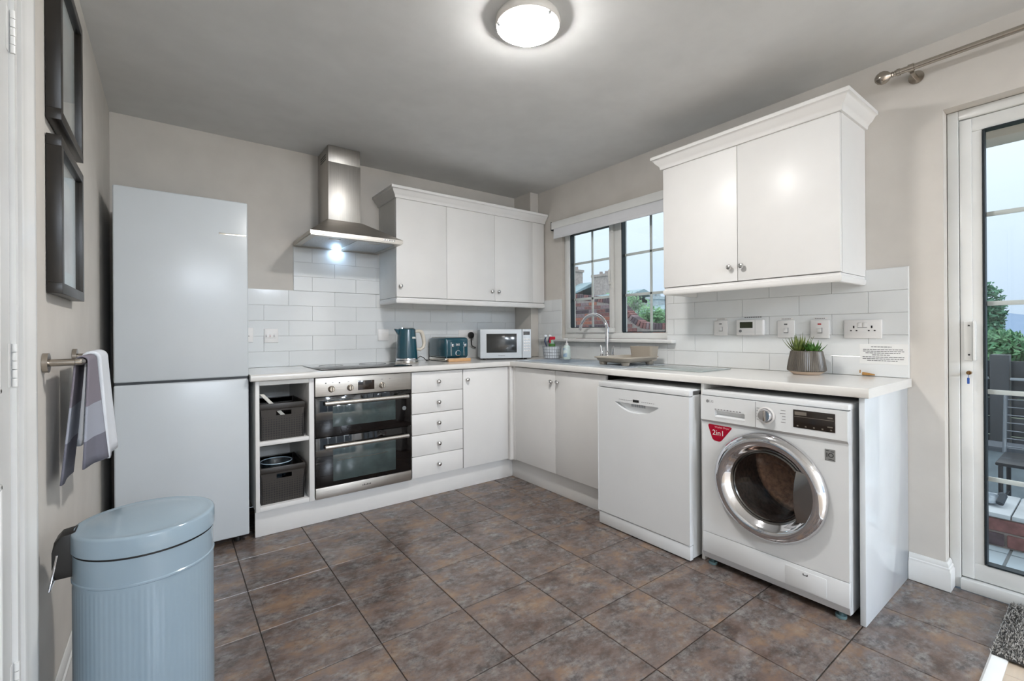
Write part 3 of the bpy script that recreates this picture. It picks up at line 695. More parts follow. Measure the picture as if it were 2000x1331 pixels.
obj('dial_ring', B().lathe([(0.0305, 0), (0.037, 0), (0.037, 0.0015), (0.0305, 0.0035)], (FXF-0.0035, -2.514, 0.772), (-1, 0, 0), n=40), WHITEP, kn)
obj('dial_grip', B().box(FXF-0.0275, FXF-0.024, -2.517, -2.511, 0.749, 0.795, 0.001), NICKEL, kn)
bp = B()
for y0, L in ((-2.444+0.0, 1),):
    for i, wv in enumerate((0.012, 0.018, 0.021, 0.019, 0.017)): bp.box(FXF-0.0006, FXF+0.0005, -2.4735-wv, -2.4735, 0.798-i*0.0125, 0.8003-i*0.0125)
    for i, wv in enumerate((0.019, 0.022, 0.013, 0.013, 0.018)): bp.box(FXF-0.0006, FXF+0.0005, -2.592, -2.592+wv, 0.800-i*0.0125, 0.8023-i*0.0125)
    for i in range(9): bp.box(FXF-0.0006, FXF+0.0005, -2.288-i*0.0145, -2.279-i*0.0145, 0.7665, 0.7705)
obj('program_print', bp, mat('program_print_grey', (132, 130, 132), 0.5), fas)
dsp = obj('display', B().box(FXF-0.002, FXF+0.002, -2.772, -2.622, 0.738, 0.812, 0.001), mat('display_brown', (40, 33, 28), 0.10), fas)
bp = B()
bp.box(FXF-0.0027, FXF-0.0015, -2.768, -2.626, 0.7835, 0.785)
for i in range(5): bp.box(FXF-0.0027, FXF-0.0015, -2.636-i*0.030-0.006, -2.636-i*0.030, 0.744, 0.749)
bp.box(FXF-0.0027, FXF-0.0015, -2.764, -2.746, 0.792, 0.796); bp.box(FXF-0.0027, FXF-0.0015, -2.764, -2.746, 0.756, 0.760); bp.box(FXF-0.0027, FXF-0.0015, -2.672, -2.628, 0.791, 0.805)
obj('display_print', bp, mat('display_print_pale', (120, 112, 102), 0.3), dsp)
obj('logo_disc', B().cyl((FXF+0.0005, -2.243, 0.803), (FXF-0.0006, -2.243, 0.803), 0.0075, n=24), mat('logo_grey', (140, 140, 142), 0.4), fas)
text('logo_text', 'LG', 0.0175, (FXF-0.0003, -2.2625, 0.803), MX, mat('logo_grey', (140, 140, 142), 0.4), fas)
# lower band, service flap, shadow gap
obj('lower_panel', B().box(WXF, -0.600, WY0_, WY1_, 0.064, 0.1615, 0.001), APPL, wm)
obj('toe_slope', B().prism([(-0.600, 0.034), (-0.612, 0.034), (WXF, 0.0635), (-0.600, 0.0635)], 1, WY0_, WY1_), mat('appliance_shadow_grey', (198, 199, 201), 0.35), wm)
fl = obj('service_flap', B().box(WXF-0.0015, WXF+0.001, -2.735, -2.583, 0.068, 0.145, 0.001), APPL, wm)
bp = B().box(WXF-0.0022, WXF-0.001, -2.668, -2.650, 0.128, 0.1305).box(WXF-0.0022, WXF-0.001, -2.653, -2.650, 0.1305, 0.136).box(WXF-0.0022, WXF-0.001, -2.668, -2.665, 0.1305, 0.136)
obj('flap_catch', bp, DARK, fl)
# door ring, glass, drum
ring_o = obj('door_ring', B().lathe([(0.232, 0.0005), (0.236, 0.010), (0.230, 0.024), (0.216, 0.037), (0.200, 0.041), (0.186, 0.037), (0.176, 0.028), (0.168, 0.018), (0.160, 0.010)], (WXF, DCY, DCZ), (-1, 0, 0), n=96), CHROME, wm, smooth=60)
GR = mat('door_seal_grey', (84, 84, 86), 0.35)
obj('inner_ring', B().lathe([(0.1685, 0.017), (0.160, 0.009), (0.152, 0.004), (0.146, 0.008), (0.142, 0.002)], (WXF, DCY, DCZ), (-1, 0, 0), n=72), mat('steel_ring_dark', (120, 118, 116), 0.18, 1.0), ring_o, smooth=60)
obj('porthole_glass', B().lathe([(0.146, 0.004), (0.120, -0.004), (0.095, -0.030), (0.070, -0.040), (0, -0.045)], (WXF, DCY, DCZ), (-1, 0, 0), n=64), glass_mat('smoked_porthole', (0.62, 0.54, 0.49), 1.0, 0.02), ring_o, smooth=80)
obj('door_grip', B().prism([(p[0], p[1]) for p in ([(DCY+0.205*math.cos(t), DCZ+0.205*math.sin(t)) for t in [math.radians(180-28+56*i/12) for i in range(13)]] + [(DCY-0.128, DCZ-0.105), (DCY-0.120, DCZ-0.05), (DCY-0.117, DCZ), (DCY-0.120, DCZ+0.05), (DCY-0.128, DCZ+0.105)])], 0, WXF-0.038, WXF-0.022, 0.002), mat('grip_steel', (150, 146, 142), 0.25, 1.0), ring_o)
DRUM = mat('drum_steel', (168, 150, 138), 0.28, 0.8, var=0.3, scale=60)
obj('drum', B().lathe([(0.176, -0.006), (0.164, -0.03), (0.166, -0.06), (0.215, -0.09), (0.215, -0.36), (0.19, -0.38), (0, -0.385)], (WXF, DCY, DCZ), (-1, 0, 0), n=64), DRUM, wm, smooth=50)
for a in (0.4, 2.5, 4.6):
    p0 = Vector((WXF+0.10, DCY+0.205*math.cos(a), DCZ+0.205*math.sin(a))); p1 = p0+Vector((0.24, 0, 0))
    obj('drum_paddle', B().tube([p0, p1], 0.028, n=10), DRUM, wm)
# stickers
def rounded(poly, r, n=5):
    o = []; m = len(poly)
    for i in range(m):
        p = Vector(poly[i]); a = (Vector(poly[i-1])-p).normalized(); c = (Vector(poly[(i+1) % m])-p).normalized()
        for k in range(n+1):
            t = k/n; o.append(tuple(p+a*r*(1-t)**2+c*r*t**2))
    return o
st = obj('round_sticker', B().prism(rounded([(-2.236, 0.692), (-2.360, 0.690), (-2.300, 0.612), (-2.262, 0.616)], 0.014), 0, WXF-0.0008, WXF+0.0003), mat('sticker_red', (168, 0, 40), 0.25), wm, label='red triangular sticker reading 2in1')
text('sticker_text', '2in1', 0.035, (WXF-0.0010, -2.290, 0.653), MX, WHITEP, st)
text('sticker_line', 'Washer Dryer', 0.0120, (WXF-0.0010, -2.308, 0.681), MX, mat('sticker_pink', (236, 168, 178), 0.4), st)
sq = obj('warranty_sticker', B().box(WXF-0.0008, WXF+0.0003, -2.768, -2.732, 0.622, 0.668), mat('sticker_silver', (150, 150, 148), 0.35, 0.3), wm, label='silver square sticker with a 10')
text('sticker_number', 'IO', 0.026, (WXF-0.0010, -2.750, 0.644), MX, DARK, sq)
bp = B()
for y0, y1, z in ((-2.748, -2.736, 0.661), (-2.764, -2.752, 0.659), (-2.764, -2.744, 0.627)): bp.box(WXF-0.0012, WXF-0.0007, y0, y1, z, z+0.002)
obj('sticker_print', bp, DARK, sq)
for y in (WY0_+0.04, WY1_-0.03):
    for x in (-0.585, -0.10): obj('foot', B().cyl((x, y, 0.001), (x, y, 0.012), 0.020, n=14).cyl((x, y, 0.012), (x, y, 0.034), 0.008, n=10), mat('foot_teal', (96, 122, 126), 0.4), wm)

# ================================================================== things on the worktop
mw = thing('microwave', 'silver-white microwave oven on the worktop in the corner', 'microwave', (-0.438, -0.17, ZT))
MWS = mat('microwave_silver', (208, 214, 219), 0.30, var=0.02)
mw.location = (-0.507, -0.419, ZT); mw.rotation_euler = (0, 0, math.radians(-28)); mw['local'] = 1
W2, MZ0, MZ1 = 0.2115, 0.012, 0.250
obj('body', B().box(-W2+0.004, W2-0.004, 0.022, 0.300, MZ0, MZ1-0.002, 0.004), MWS, mw)
d = obj('door', B().box(-W2, 0.134, 0, 0.021, MZ0, MZ1, 0.005), MWS, mw)
obj('window', B().box(-0.160, 0.090, -0.001, 0.003, 0.058, 0.213, 0.001), mat('microwave_window', (46, 48, 48), 0.12), d)
text('brand_text', 'Panasonic', 0.014, (-0.035, -0.0002, 0.034), MY, GREYP, d)
c_ = obj('control_panel', B().box(0.137, W2, 0, 0.021, MZ0, MZ1, 0.004), MWS, mw)
obj('display', B().box(0.146, 0.200, -0.001, 0.003, 0.202, 0.230), mat('mw_display', (48, 42, 42), 0.15), c_)
for i in range(5):
    for j in range(3): obj('button', B().box(0.148+j*0.019, 0.162+j*0.019, -0.0015, 0.002, 0.068+i*0.023, 0.080+i*0.023, 0.001), WHITEP, c_)
for x in (-W2+0.04, W2-0.04):
    for y in (0.05, 0.26): obj('foot', B().cyl((x, y, 0.0005), (x, y, MZ0+0.001), 0.012, n=12), DARK, mw)
del mw['local']

TEAL = mat('teal_enamel', (22, 70, 84), 0.12, var=0.04, coat=0.5)
kt = thing('kettle', 'teal electric kettle with chrome base and cream handle beside the hob', 'kettle', (-1.288, -0.225, ZT))
kc = (-1.288, -0.225, ZT)
obj('power_base', B().lathe([(0, 0.0006), (0.082, 0.0006), (0.084, 0.006), (0.080, 0.016), (0, 0.016)], kc, n=36), mat('kettle_base_silver', (200, 196, 188), 0.25, 0.8), kt)
obj('body', B().lathe([(0, 0.018), (0.079, 0.018), (0.079, 0.035), (0.0785, 0.06), (0.073, 0.15), (0.068, 0.215), (0.066, 0.250), (0.060, 0.256), (0, 0.256)], kc, n=40), TEAL, kt)
obj('chrome_band', B().lathe([(0.0797, 0.016), (0.0805, 0.018), (0.0805, 0.034), (0.0797, 0.036)], kc, n=40), CHROME, kt)
obj('lid', B().lathe([(0.060, 0.2562), (0.056, 0.262), (0.020, 0.266), (0, 0.267)], kc, n=32), CHROME, kt)
obj('spout', B().prism([(-1.350, 1.168), (-1.383, 1.174), (-1.386, 1.170), (-1.365, 1.140), (-1.352, 1.118)], 1, -0.237, -0.213, 0.004), TEAL, kt)
HC = mat('cream_plastic', (212, 204, 190), 0.35)
hp = [(-1.226, -0.225, 1.152), (-1.190, -0.225, 1.158), (-1.166, -0.225, 1.148), (-1.152, -0.225, 1.110), (-1.146, -0.225, 1.062), (-1.154, -0.225, 1.030), (-1.180, -0.225, 1.014), (-1.212, -0.225, 1.02)]
obj('handle', B().tube(hp, [0.011, 0.014, 0.016, 0.015, 0.014, 0.013, 0.012, 0.010], n=12), HC, kt)
bp = B().box(-1.278, -1.252, -0.3035, -0.296, 1.100, 1.113); obj('badge_or_glint', bp, mat('badge_glint_chrome', (240, 236, 226), 0.2, 1.0), kt)
ts = thing('toaster', 'teal four-slice toaster with chrome trim next to the kettle', 'toaster', (-0.915, -0.185, ZT))
TX0, TX1, TYF, TYB = -1.018, -0.808, -0.330, -0.045
obj('base', B().box(TX0+0.003, TX1-0.003, TYF+0.003, TYB-0.003, ZT+0.004, ZT+0.028, 0.006), mat('toaster_chrome_base', (214, 208, 198), 0.15, 1.0), ts)
obj('shell', B().box(TX0, TX1, TYF, TYB, ZT+0.026, 1.104, 0.022, 4), TEAL, ts)
obj('top_plate', B().box(TX0+0.022, TX1-0.022, TYF+0.022, TYB-0.022, 1.1035, 1.1065, 0.001), STEEL, ts)
for i in range(4): obj('slot', B().box(TX0+0.035+i*0.038, TX0+0.051+i*0.038, TYF+0.04, TYB-0.04, 1.1060, 1.1072), DARK, ts)
for x in (-0.967, -0.853):
    obj('lever_slot', B().box(x-0.0045, x+0.0045, TYF-0.001, TYF+0.002, 0.962, 1.068, 0.001), mat('slot_chrome', (170, 176, 178), 0.2, 1.0), ts)
    obj('lever', B().box(x-0.004, x+0.014, TYF-0.018, TYF-0.001, 1.032, 1.056, 0.003), CHROME, ts)
obj('dial', B().lathe([(0, 0), (0.019, 0), (0.018, 0.010), (0, 0.011)], (-0.908, TYF, 0.982), (0, -1, 0), n=28), TEAL, ts)
obj('dial_ring', B().lathe([(0.019, 0), (0.0225, 0), (0.0225, 0.004), (0.019, 0.005)], (-0.908, TYF, 0.982), (0, -1, 0), n=28), CHROME, ts)
obj('dial_pointer', B().box(-0.9095, -0.9065, TYF-0.002, TYF+0.001, 1.007, 1.030), CHROME, ts)
obj('badge_or_glint', B().box(-0.926, -0.892, TYF-0.002, TYF+0.001, 1.040, 1.056, 0.0005), CHROME, ts)
tag(obj('wooden_board', B().box(-1.010, -0.815, -0.372, -0.345, ZT+0.0006, ZT+0.024, 0.003), mat('light_wood', (214, 168, 120), 0.5, var=0.12, scale=8, stretch=(1, 12, 1))), 'small pale wooden board lying in front of the toaster', 'board')
tag(obj('power_cable', B().tube([(-1.205, -0.20, ZT+0.02), (-1.165, -0.20, ZT+0.045), (-1.13, -0.185, ZT+0.03), (-1.10, -0.17, ZT+0.006), (-1.06, -0.12, ZT+0.005), (-1.04, -0.05, ZT+0.006)], 0.0032, n=8), DARK), 'black kettle cable looping behind the toaster', 'cable')

# sink tidy with brush, sprays
sb = thing('sink_tidy', 'white round wire sink tidy basket left of the sink', 'basket', (-0.165, -0.605, ZT+0.004))
bx, by, bz0 = -0.165, -0.600, ZT+0.0045
WPB = mat('tidy_white', (222, 226, 230), 0.35)
obj('liner', B().lathe([(0, 0.002), (0.064, 0.002), (0.076, 0.10), (0.0745, 0.10), (0.0625, 0.004), (0, 0.004)], (bx, by, bz0), n=28), WPB, sb)
wb = B()
for i in range(22):
    a = 2*math.pi*i/22; wb.cyl((bx+0.066*math.cos(a), by+0.066*math.sin(a), bz0), (bx+0.0785*math.cos(a), by+0.0785*math.sin(a), bz0+0.10), 0.0016, n=6)
for z, r in ((0.004, 0.0665), (0.028, 0.0695), (0.052, 0.0727), (0.076, 0.0757), (0.10, 0.0787)):
    wb.tube([(bx+r*math.cos(2*math.pi*i/28), by+r*math.sin(2*math.pi*i/28), bz0+z) for i in range(29)], 0.0016, n=6, caps=False)
obj('wire_cage', wb, mat('tidy_grey_wire', (150, 154, 160), 0.35), sb)
def bottle_red():
    t = thing('spray_bottle', 'red-topped spray bottle with green label in the sink tidy', 'bottle', (bx-0.008, by-0.012, bz0+0.005))
    c = (bx-0.010, by-0.012, bz0+0.006)
    obj('body', B().lathe([(0, 0), (0.026, 0), (0.028, 0.05), (0.026, 0.105), (0.012, 0.135), (0.011, 0.15), (0, 0.15)], c, n=20), mat('clear_green_plastic', (150, 178, 160), 0.2), t)
    obj('label', B().lathe([(0.0285, 0.085), (0.0275, 0.118)], c, n=20), mat('green_label', (70, 116, 50), 0.5), t)
    obj('trigger_head', B().box(c[0]-0.018, c[0]+0.030, c[1]-0.011, c[1]+0.011, c[2]+0.15, c[2]+0.176, 0.005).box(c[0]-0.026, c[0]-0.016, c[1]-0.006, c[1]+0.006, c[2]+0.122, c[2]+0.158, 0.003), mat('red_plastic', (200, 30, 54), 0.35), t)
bottle_red()
for dx, dy, nm, lb in ((0.02, 0.036, 'dish_brush', 'navy dish brush handle at the back of the sink tidy'), (-0.025, 0.030, 'scrubbing_brush', 'navy scrubbing brush nearest the microwave in the sink tidy')):
    t = thing(nm, lb, 'brush', (bx+dx, by+dy, bz0+0.006))
    obj('handle', B().tube([(bx+dx*0.6, by+dy*0.6, bz0+0.006), (bx+dx, by+dy*1.1, bz0+0.09), (bx+dx*1.2, by+dy*1.25, bz0+0.115), (bx+dx*1.2, by+dy*1.75, bz0+0.145), (bx+dx*1.2, by+dy*1.5, bz0+0.175)], [0.005, 0.006, 0.007, 0.008, 0.006], n=10), mat('navy_plastic', (40, 52, 84), 0.35), t)
    obj('head', B().sphere((bx+dx*1.2, by+dy*1.42, bz0+0.186), 0.015, (1, 1, 0.8), 14, 8), mat('bristle_white', (226, 232, 236), 0.7), t)
so = thing('soap_dispenser', 'clear hand soap bottle with white pump and blue label by the sink', 'bottle', (-0.155, -0.768, ZT+0.004))
sc_ = (-0.155, -0.768, ZT+0.0045)
obj('body', B().lathe([(0, 0), (0.032, 0), (0.034, 0.012), (0.034, 0.085), (0.028, 0.105), (0.013, 0.115), (0, 0.115)], sc_, n=28, sy=0.75), mat('clear_soap', (206, 220, 214), 0.15), so)
obj('label', B().lathe([(0.0345, 0.02), (0.0345, 0.088)], sc_, n=16, sy=0.75, phase=math.pi-0.9, span=1.9), mat('soap_label', (226, 236, 232), 0.4, rgb2=(74, 132, 178), scale=26), so)
obj('pump', B().cyl((sc_[0], sc_[1], sc_[2]+0.115), (sc_[0], sc_[1], sc_[2]+0.130), 0.013, n=16).cyl((sc_[0], sc_[1], sc_[2]+0.13), (sc_[0], sc_[1], sc_[2]+0.158), 0.0045, n=10).box(sc_[0]-0.032, sc_[0]+0.009, sc_[1]-0.008, sc_[1]+0.008, sc_[2]+0.156, sc_[2]+0.168, 0.003), WHITEP, so)

# dish drainer
DR = mat('taupe_plastic', (172, 163, 150), 0.45)
dr = thing('dish_drainer', 'taupe plastic dish drainer tray standing over the sink drainer', 'dish rack', (-0.275, -1.47, ZT))
x0, x1, y0, y1 = -0.455, -0.100, -1.612, -1.318
b = B(); bm = b.bm
def rrect(cx, cy, hx, hy, r, z, n=6):
    o = []
    for sx, sy, a0 in ((1, 1, 0), (-1, 1, 90), (-1, -1, 180), (1, -1, 270)):
        for i in range(n+1):
            a = math.radians(a0+90*i/n); o.append((cx+sx*(hx-r)+r*math.cos(a), cy+sy*(hy-r)+r*math.sin(a), z))
    return o
def loft(b, loops, cap0=True, cap1=True):
    L = [[b.bm.verts.new(p) for p in q] for q in loops]; n = len(L[0])
    for i in range(len(L)-1):
        for j in range(n): b.bm.faces.new((L[i][j], L[i][(j+1) % n], L[i+1][(j+1) % n], L[i+1][j]))
    if cap0: b.bm.faces.new(L[0][::-1])
    if cap1: b.bm.faces.new(L[-1])
    bmesh.ops.recalc_face_normals(b.bm, faces=list(b.bm.faces))
cx, cy = (x0+x1)/2, (y0+y1)/2; hx, hy = (x1-x0)/2, (y1-y0)/2
loft(b, [rrect(cx, cy, hx-0.045, hy-0.045, 0.03, ZT+0.022), rrect(cx, cy, hx-0.022, hy-0.022, 0.04, ZT+0.030), rrect(cx, cy, hx-0.008, hy-0.008, 0.045, ZT+0.050), rrect(cx, cy, hx, hy, 0.045, ZT+0.052), rrect(cx, cy, hx, hy, 0.045, ZT+0.059), rrect(cx, cy, hx-0.012, hy-0.012, 0.045, ZT+0.060), rrect(cx, cy, hx-0.03, hy-0.03, 0.04, ZT+0.034), rrect(cx, cy, hx-0.05, hy-0.05, 0.03, ZT+0.027)])
obj('tray', b, DR, dr)
for sx in (-1, 1):
    for sy in (-1, 1):
        obj('foot', B().cyl((cx+sx*(hx-0.055), cy+sy*(hy-0.055), ZT+0.0064), (cx+sx*(hx-0.055), cy+sy*(hy-0.055), ZT+0.026), 0.022, 0.030, n=16), DR, dr)
for i in range(6): obj('rib', B().box(x0+0.075, x1-0.12, y0+0.06+i*0.034, y0+0.066+i*0.034, ZT+0.027, ZT+0.045, 0.002), DR, dr)
b = B(); ccx, ccy = -0.150, -1.512
loft(b, [rrect(ccx, ccy, 0.036, 0.082, 0.018, ZT+0.030), rrect(ccx, ccy, 0.044, 0.092, 0.020, ZT+0.118), rrect(ccx, ccy, 0.046, 0.094, 0.020, ZT+0.124), rrect(ccx, ccy, 0.041, 0.089, 0.018, ZT+0.124), rrect(ccx, ccy, 0.033, 0.079, 0.016, ZT+0.034)])
obj('cutlery_cup', b, DR, dr)
tag(obj('chopping_board', B().prism(rounded([(-0.428, -2.085), (-0.095, -2.085), (-0.095, -1.665), (-0.428, -1.665)], 0.018), 2, ZT+0.0006, ZT+0.0055, 0.001), mat('frosted_glass_board', (160, 168, 166), 0.12)), 'frosted glass chopping board lying right of the dish drainer', 'chopping board')

# potted plant
pp = thing('potted_succulent', 'green spiky succulents in a ribbed grey-brown pot on the worktop', 'plant', (-0.125, -2.485, ZT))
pc = (-0.125, -2.485, ZT)
obj('pot_foot', B().lathe([(0, 0.0006), (0.058, 0.0006), (0.062, 0.004), (0.080, 0.017), (0, 0.018)], pc, n=40), mat('raw_clay', (206, 184, 164), 0.7), pp)
def ribbed(prof, c, n=120, amp=0.0009):
    b = B(); bm = b.bm; rings = []
    for r, hh in prof: rings.append([bm.verts.new((c[0]+(r+(amp if i % 2 else -amp))*math.cos(2*math.pi*i/n), c[1]+(r+(amp if i % 2 else -amp))*math.sin(2*math.pi*i/n), c[2]+hh)) for i in range(n)])
    for q in range(len(rings)-1):
        for i in range(n): bm.faces.new((rings[q][i], rings[q][(i+1) % n], rings[q+1][(i+1) % n], rings[q+1][i]))
    bmesh.ops.recalc_face_normals(bm, faces=list(bm.faces)); return b
obj('pot', ribbed([(0.080, 0.0172), (0.0855, 0.022), (0.0845, 0.035), (0.078, 0.075), (0.070, 0.116), (0.066, 0.121), (0.062, 0.118), (0.062, 0.105)], pc), mat('grey_brown_glaze', (92, 86, 78), 0.3, var=0.25, scale=50, stretch=(1, 1, 0.15)), pp, smooth=20)
obj('soil', B().cyl((pc[0], pc[1], ZT+0.100), (pc[0], pc[1], ZT+0.106), 0.0625, n=30), mat('soil', (40, 32, 24), 0.9, var=0.4, scale=60), pp)
def leaf_mesh(L, W, curl):
    b = B(); n = 6; bm = b.bm; rows_ = []
    for i in range(n+1):
        t = i/n; wd = W*(math.sin(math.pi*min(1, 0.25+t*0.75))**0.9)*(1-t**5); z = L*t; y = curl*t*t*L
        rows_.append([bm.verts.new((-wd, y-wd*0.25, z)), bm.verts.new((0, y+wd*0.35, z)), bm.verts.new((wd, y-wd*0.25, z)), bm.verts.new((0, y-0.0012-wd*0.1, z))])
    for i in range(n):
        for j in range(4): bm.faces.new((rows_[i][j], rows_[i][(j+1) % 4], rows_[i+1][(j+1) % 4], rows_[i+1][j]))
    bmesh.ops.recalc_face_normals(bm, faces=list(bm.faces))
    return b
LG1 = mat('leaf_olive', (74, 92, 34), 0.45, rgb2=(126, 138, 72), scale=30); LG2 = mat('leaf_green', (48, 92, 26), 0.4, rgb2=(84, 130, 50), scale=30)
def clump(cx, cy, n, L, W, m, spread):
    base = None
    for i in range(n):
        a = 2*math.pi*i/n*2.4+random.uniform(-.2, .2); el = spread*(0.25+0.75*((i+0.5)/n)); l = L*random.uniform(.8, 1.1)
        o = link_mesh('leaf', leaf_mesh(l, W, -0.25), m)
        o.parent = pp; o.matrix_parent_inverse = Matrix.Identity(4)
        o.matrix_basis = Matrix.Translation((cx+0.008*math.cos(a), cy+0.008*math.sin(a), 0.106)) @ Matrix.Rotation(a-math.pi/2, 4, 'Z') @ Matrix.Rotation(-el, 4, 'X')
clump(-0.012, 0.030, 30, 0.098, 0.0065, LG1, 1.0)
clump(-0.012, -0.034, 22, 0.066, 0.0095, LG2, 1.35)

# wooden scoop by the tiles
tag(obj('bottle_opener', B().tube([(-0.018, -2.738, ZT+0.008), (-0.020, -2.715, ZT+0.010), (-0.024, -2.690, ZT+0.012)], [0.003, 0.006, 0.008], n=10).tube([(-0.026+0.007*math.cos(t), -2.682, ZT+0.022+0.007*math.sin(t)) for t in [2*math.pi*i/14 for i in range(15)]], 0.0016, n=6, caps=False), mat('brown_wood', (168, 124, 66), 0.4)), 'small brown wooden-handled opener by the tiles at the worktop end', 'opener')

# ================================================================== wall fittings
TX = -0.0094      # face of the wall tiles
def plate_x(name, label, cat, y0, y1, z0, z1, group=None):
    t = thing(name, label, cat, (TX, (y0+y1)/2, z0), group)
    obj('face_plate', B().box(TX-0.009, TX-0.0002, y0, y1, z0, z1, 0.003), WHITEP, t); return t
def fused_switch(label, y0, y1, z0, z1, red, name='fused_switch'):
    t = plate_x(name, label, 'switch', y0, y1, z0, z1, 'switches on the right wall')
    yc = (y0+y1)/2
    obj('neon', B().box(TX-0.0102, TX-0.0085, yc-0.008, yc+0.008, z1-0.024, z1-0.017), mat('neon_red', (196, 70, 76), 0.3) if red else mat('switch_grey', (120, 120, 122), 0.4), t)
    obj('rocker', B().box(TX-0.0125, TX-0.0085, yc-0.010, yc+0.010, z0+0.030, z0+0.052, 0.002), WHITEP, t)
    obj('rocker_edge', B().box(TX-0.0105, TX-0.0088, yc-0.013, yc-0.0105, z0+0.028, z0+0.054).box(TX-0.0105, TX-0.0088, yc-0.013, yc+0.010, z0+0.026, z0+0.0285), GREYP, t)
    lb = obj('name_strip', B().box(TX-0.0006, TX-0.0001, yc-0.034, yc+0.030, z1+0.004, z1+0.014), WHITEP, t)
    bp = B()
    for i in range(6): bp.box(TX-0.0010, TX-0.0005, yc-0.022+i*0.008, yc-0.0165+i*0.008, z1+0.0075, z1+0.0105)
    obj('strip_print', bp, mat('strip_print', (90, 88, 90), 0.6), lb)
    return t
fused_switch('white single switch left of the thermostat', -2.018, -1.934, 1.113, 1.205, False)
fused_switch('white switch with dark indicator right of the thermostat', -2.388, -2.302, 1.102, 1.196, False)
fused_switch('white switch with red neon beside the double socket', -2.550, -2.464, 1.100, 1.194, True)
t = thing('thermostat', 'white thermostat with a dark green display on the right wall', 'thermostat', (TX, -2.158, 1.113))
obj('body', B().box(TX-0.026, TX-0.0002, -2.236, -2.078, 1.115, 1.206, 0.009, 3), WHITEP, t)
obj('display', B().box(TX-0.0268, TX-0.0255, -2.176, -2.103, 1.157, 1.192), mat('lcd_green', (52, 56, 38), 0.2), t)
obj('button', B().cyl((TX-0.026, -2.106, 1.140), (TX-0.0285, -2.106, 1.140), 0.008, n=16), mat('switch_grey', (120, 120, 122), 0.4), t)
obj('cover_seam', B().box(TX-0.0264, TX-0.0255, -2.1905, -2.1895, 1.119, 1.202), GREYP, t)
bp = B()
for i in range(8): bp.box(TX-0.0006, TX-0.0001, -2.214+i*0.0125, -2.205+i*0.0125, 1.2175, 1.222)
obj('name_print', bp, mat('strip_print', (90, 88, 90), 0.6), t)
t = plate_x('double_socket', 'white double socket on the right wall tiles above the notice', 'socket', -2.766, -2.614, 1.101, 1.191)
for yc in (-2.655, -2.727):
    bp = B(); bp.box(TX-0.0096, TX-0.0085, yc-0.003, yc+0.003, 1.150, 1.162); bp.box(TX-0.0096, TX-0.0085, yc+0.008, yc+0.015, 1.136, 1.141); bp.box(TX-0.0096, TX-0.0085, yc-0.015, yc-0.008, 1.136, 1.141)
    obj('pin_holes', bp, DARK, t)
for yc in (-2.680, -2.700): obj('rocker', B().box(TX-0.012, TX-0.0088, yc-0.008, yc+0.008, 1.155, 1.178, 0.002), WHITEP, t)
obj('rocker_shadow', B().box(TX-0.0098, TX-0.0088, -2.709, -2.671, 1.152, 1.154), GREYP, t)
# notice taped to the tiles
t = thing('notice', 'white printed notice stuck to the tiles below the double socket', 'notice', (TX, -2.77, 0.978))
obj('sheet', B().box(TX-0.0006, TX-0.0001, -2.861, -2.676, 0.978, 1.074), mat('paper', (232, 232, 230), 0.6), t)
lines = [(1.060, (-2.722, -2.800)), (1.0475, (-2.690, -2.845)), (1.039, (-2.690, -2.846)), (1.0305, (-2.700, -2.832)), (1.0215, (-2.726, -2.798)), (1.0115, (-2.688, -2.846)), (1.003, (-2.688, -2.846)), (0.9945, (-2.706, -2.824))]
bp = B(); rr = random.Random(3)
for z, (a, c) in lines:
    y = a
    while y > c+0.004:
        l = min(rr.uniform(0.006, 0.016), y-c); bp.box(TX-0.0011, TX-0.0005, y-l, y, z-0.0016, z+0.0016); y -= l+0.0022
obj('text_lines', bp, mat('print_grey', (112, 112, 114), 0.6), t)
# sockets on the back wall
def plate_y(name, label, x0, x1, z0, z1, kind):
    t = thing(name, label, 'socket' if 'socket' in name else 'switch', (0.5*(x0+x1), TX, z0))
    obj('face_plate', B().box(x0, x1, TX-0.009, TX-0.0002, z0, z1, 0.003), WHITEP, t)
    xc = (x0+x1)/2
    if kind == 'switch':
        for i in (-1, 0, 1): obj('rocker', B().box(xc+i*0.024-0.009, xc+i*0.024+0.009, TX-0.012, TX-0.0085, z0+0.030, z0+0.060, 0.002), WHITEP, t)
        for i in (-1, 0, 1): obj('rocker_mark', B().box(xc+i*0.024-0.010, xc+i*0.024-0.006, TX-0.0126, TX-0.0085, z0+0.040, z0+0.048), mat('rocker_red', (196, 130, 132), 0.4) if i == 0 else GREYP, t)
    if kind == 'socket':
        bp = B().box(xc-0.003, xc+0.003, TX-0.0096, TX-0.0085, z0+0.055, z0+0.067).box(xc-0.014, xc-0.008, TX-0.0096, TX-0.0085, z0+0.038, z0+0.043).box(xc+0.008, xc+0.014, TX-0.0096, TX-0.0085, z0+0.038, z0+0.043)
        obj('pin_holes', bp, GREYP, t)
    return t
plate_y('single_socket', 'white socket half hidden by the fridge on the back wall', -2.345, -2.272, 1.088, 1.182, 'socket')
plate_y('cooker_switch', 'white three-rocker switch plate on the back wall above the open shelf unit', -2.208, -2.122, 1.083, 1.177, 'switch')
plate_y('blank_socket_cover', 'plain white blank plate on the back wall left of the kettle', -1.430, -1.346, 1.084, 1.174, 'none')
plate_y('plug_socket', 'white double socket between toaster and microwave on the back wall', -0.715, -0.570, 1.075, 1.165, 'none')
t = thing('mains_plug', 'black plug with cable in the socket behind the microwave', 'plug', (-0.60, -0.03, 1.10))
obj('body', B().lathe([(0, 0), (0.027, 0), (0.027, 0.020), (0.018, 0.030), (0, 0.031)], (-0.600, TX-0.0092, 1.120), (0, -1, 0), n=24), DARK, t)
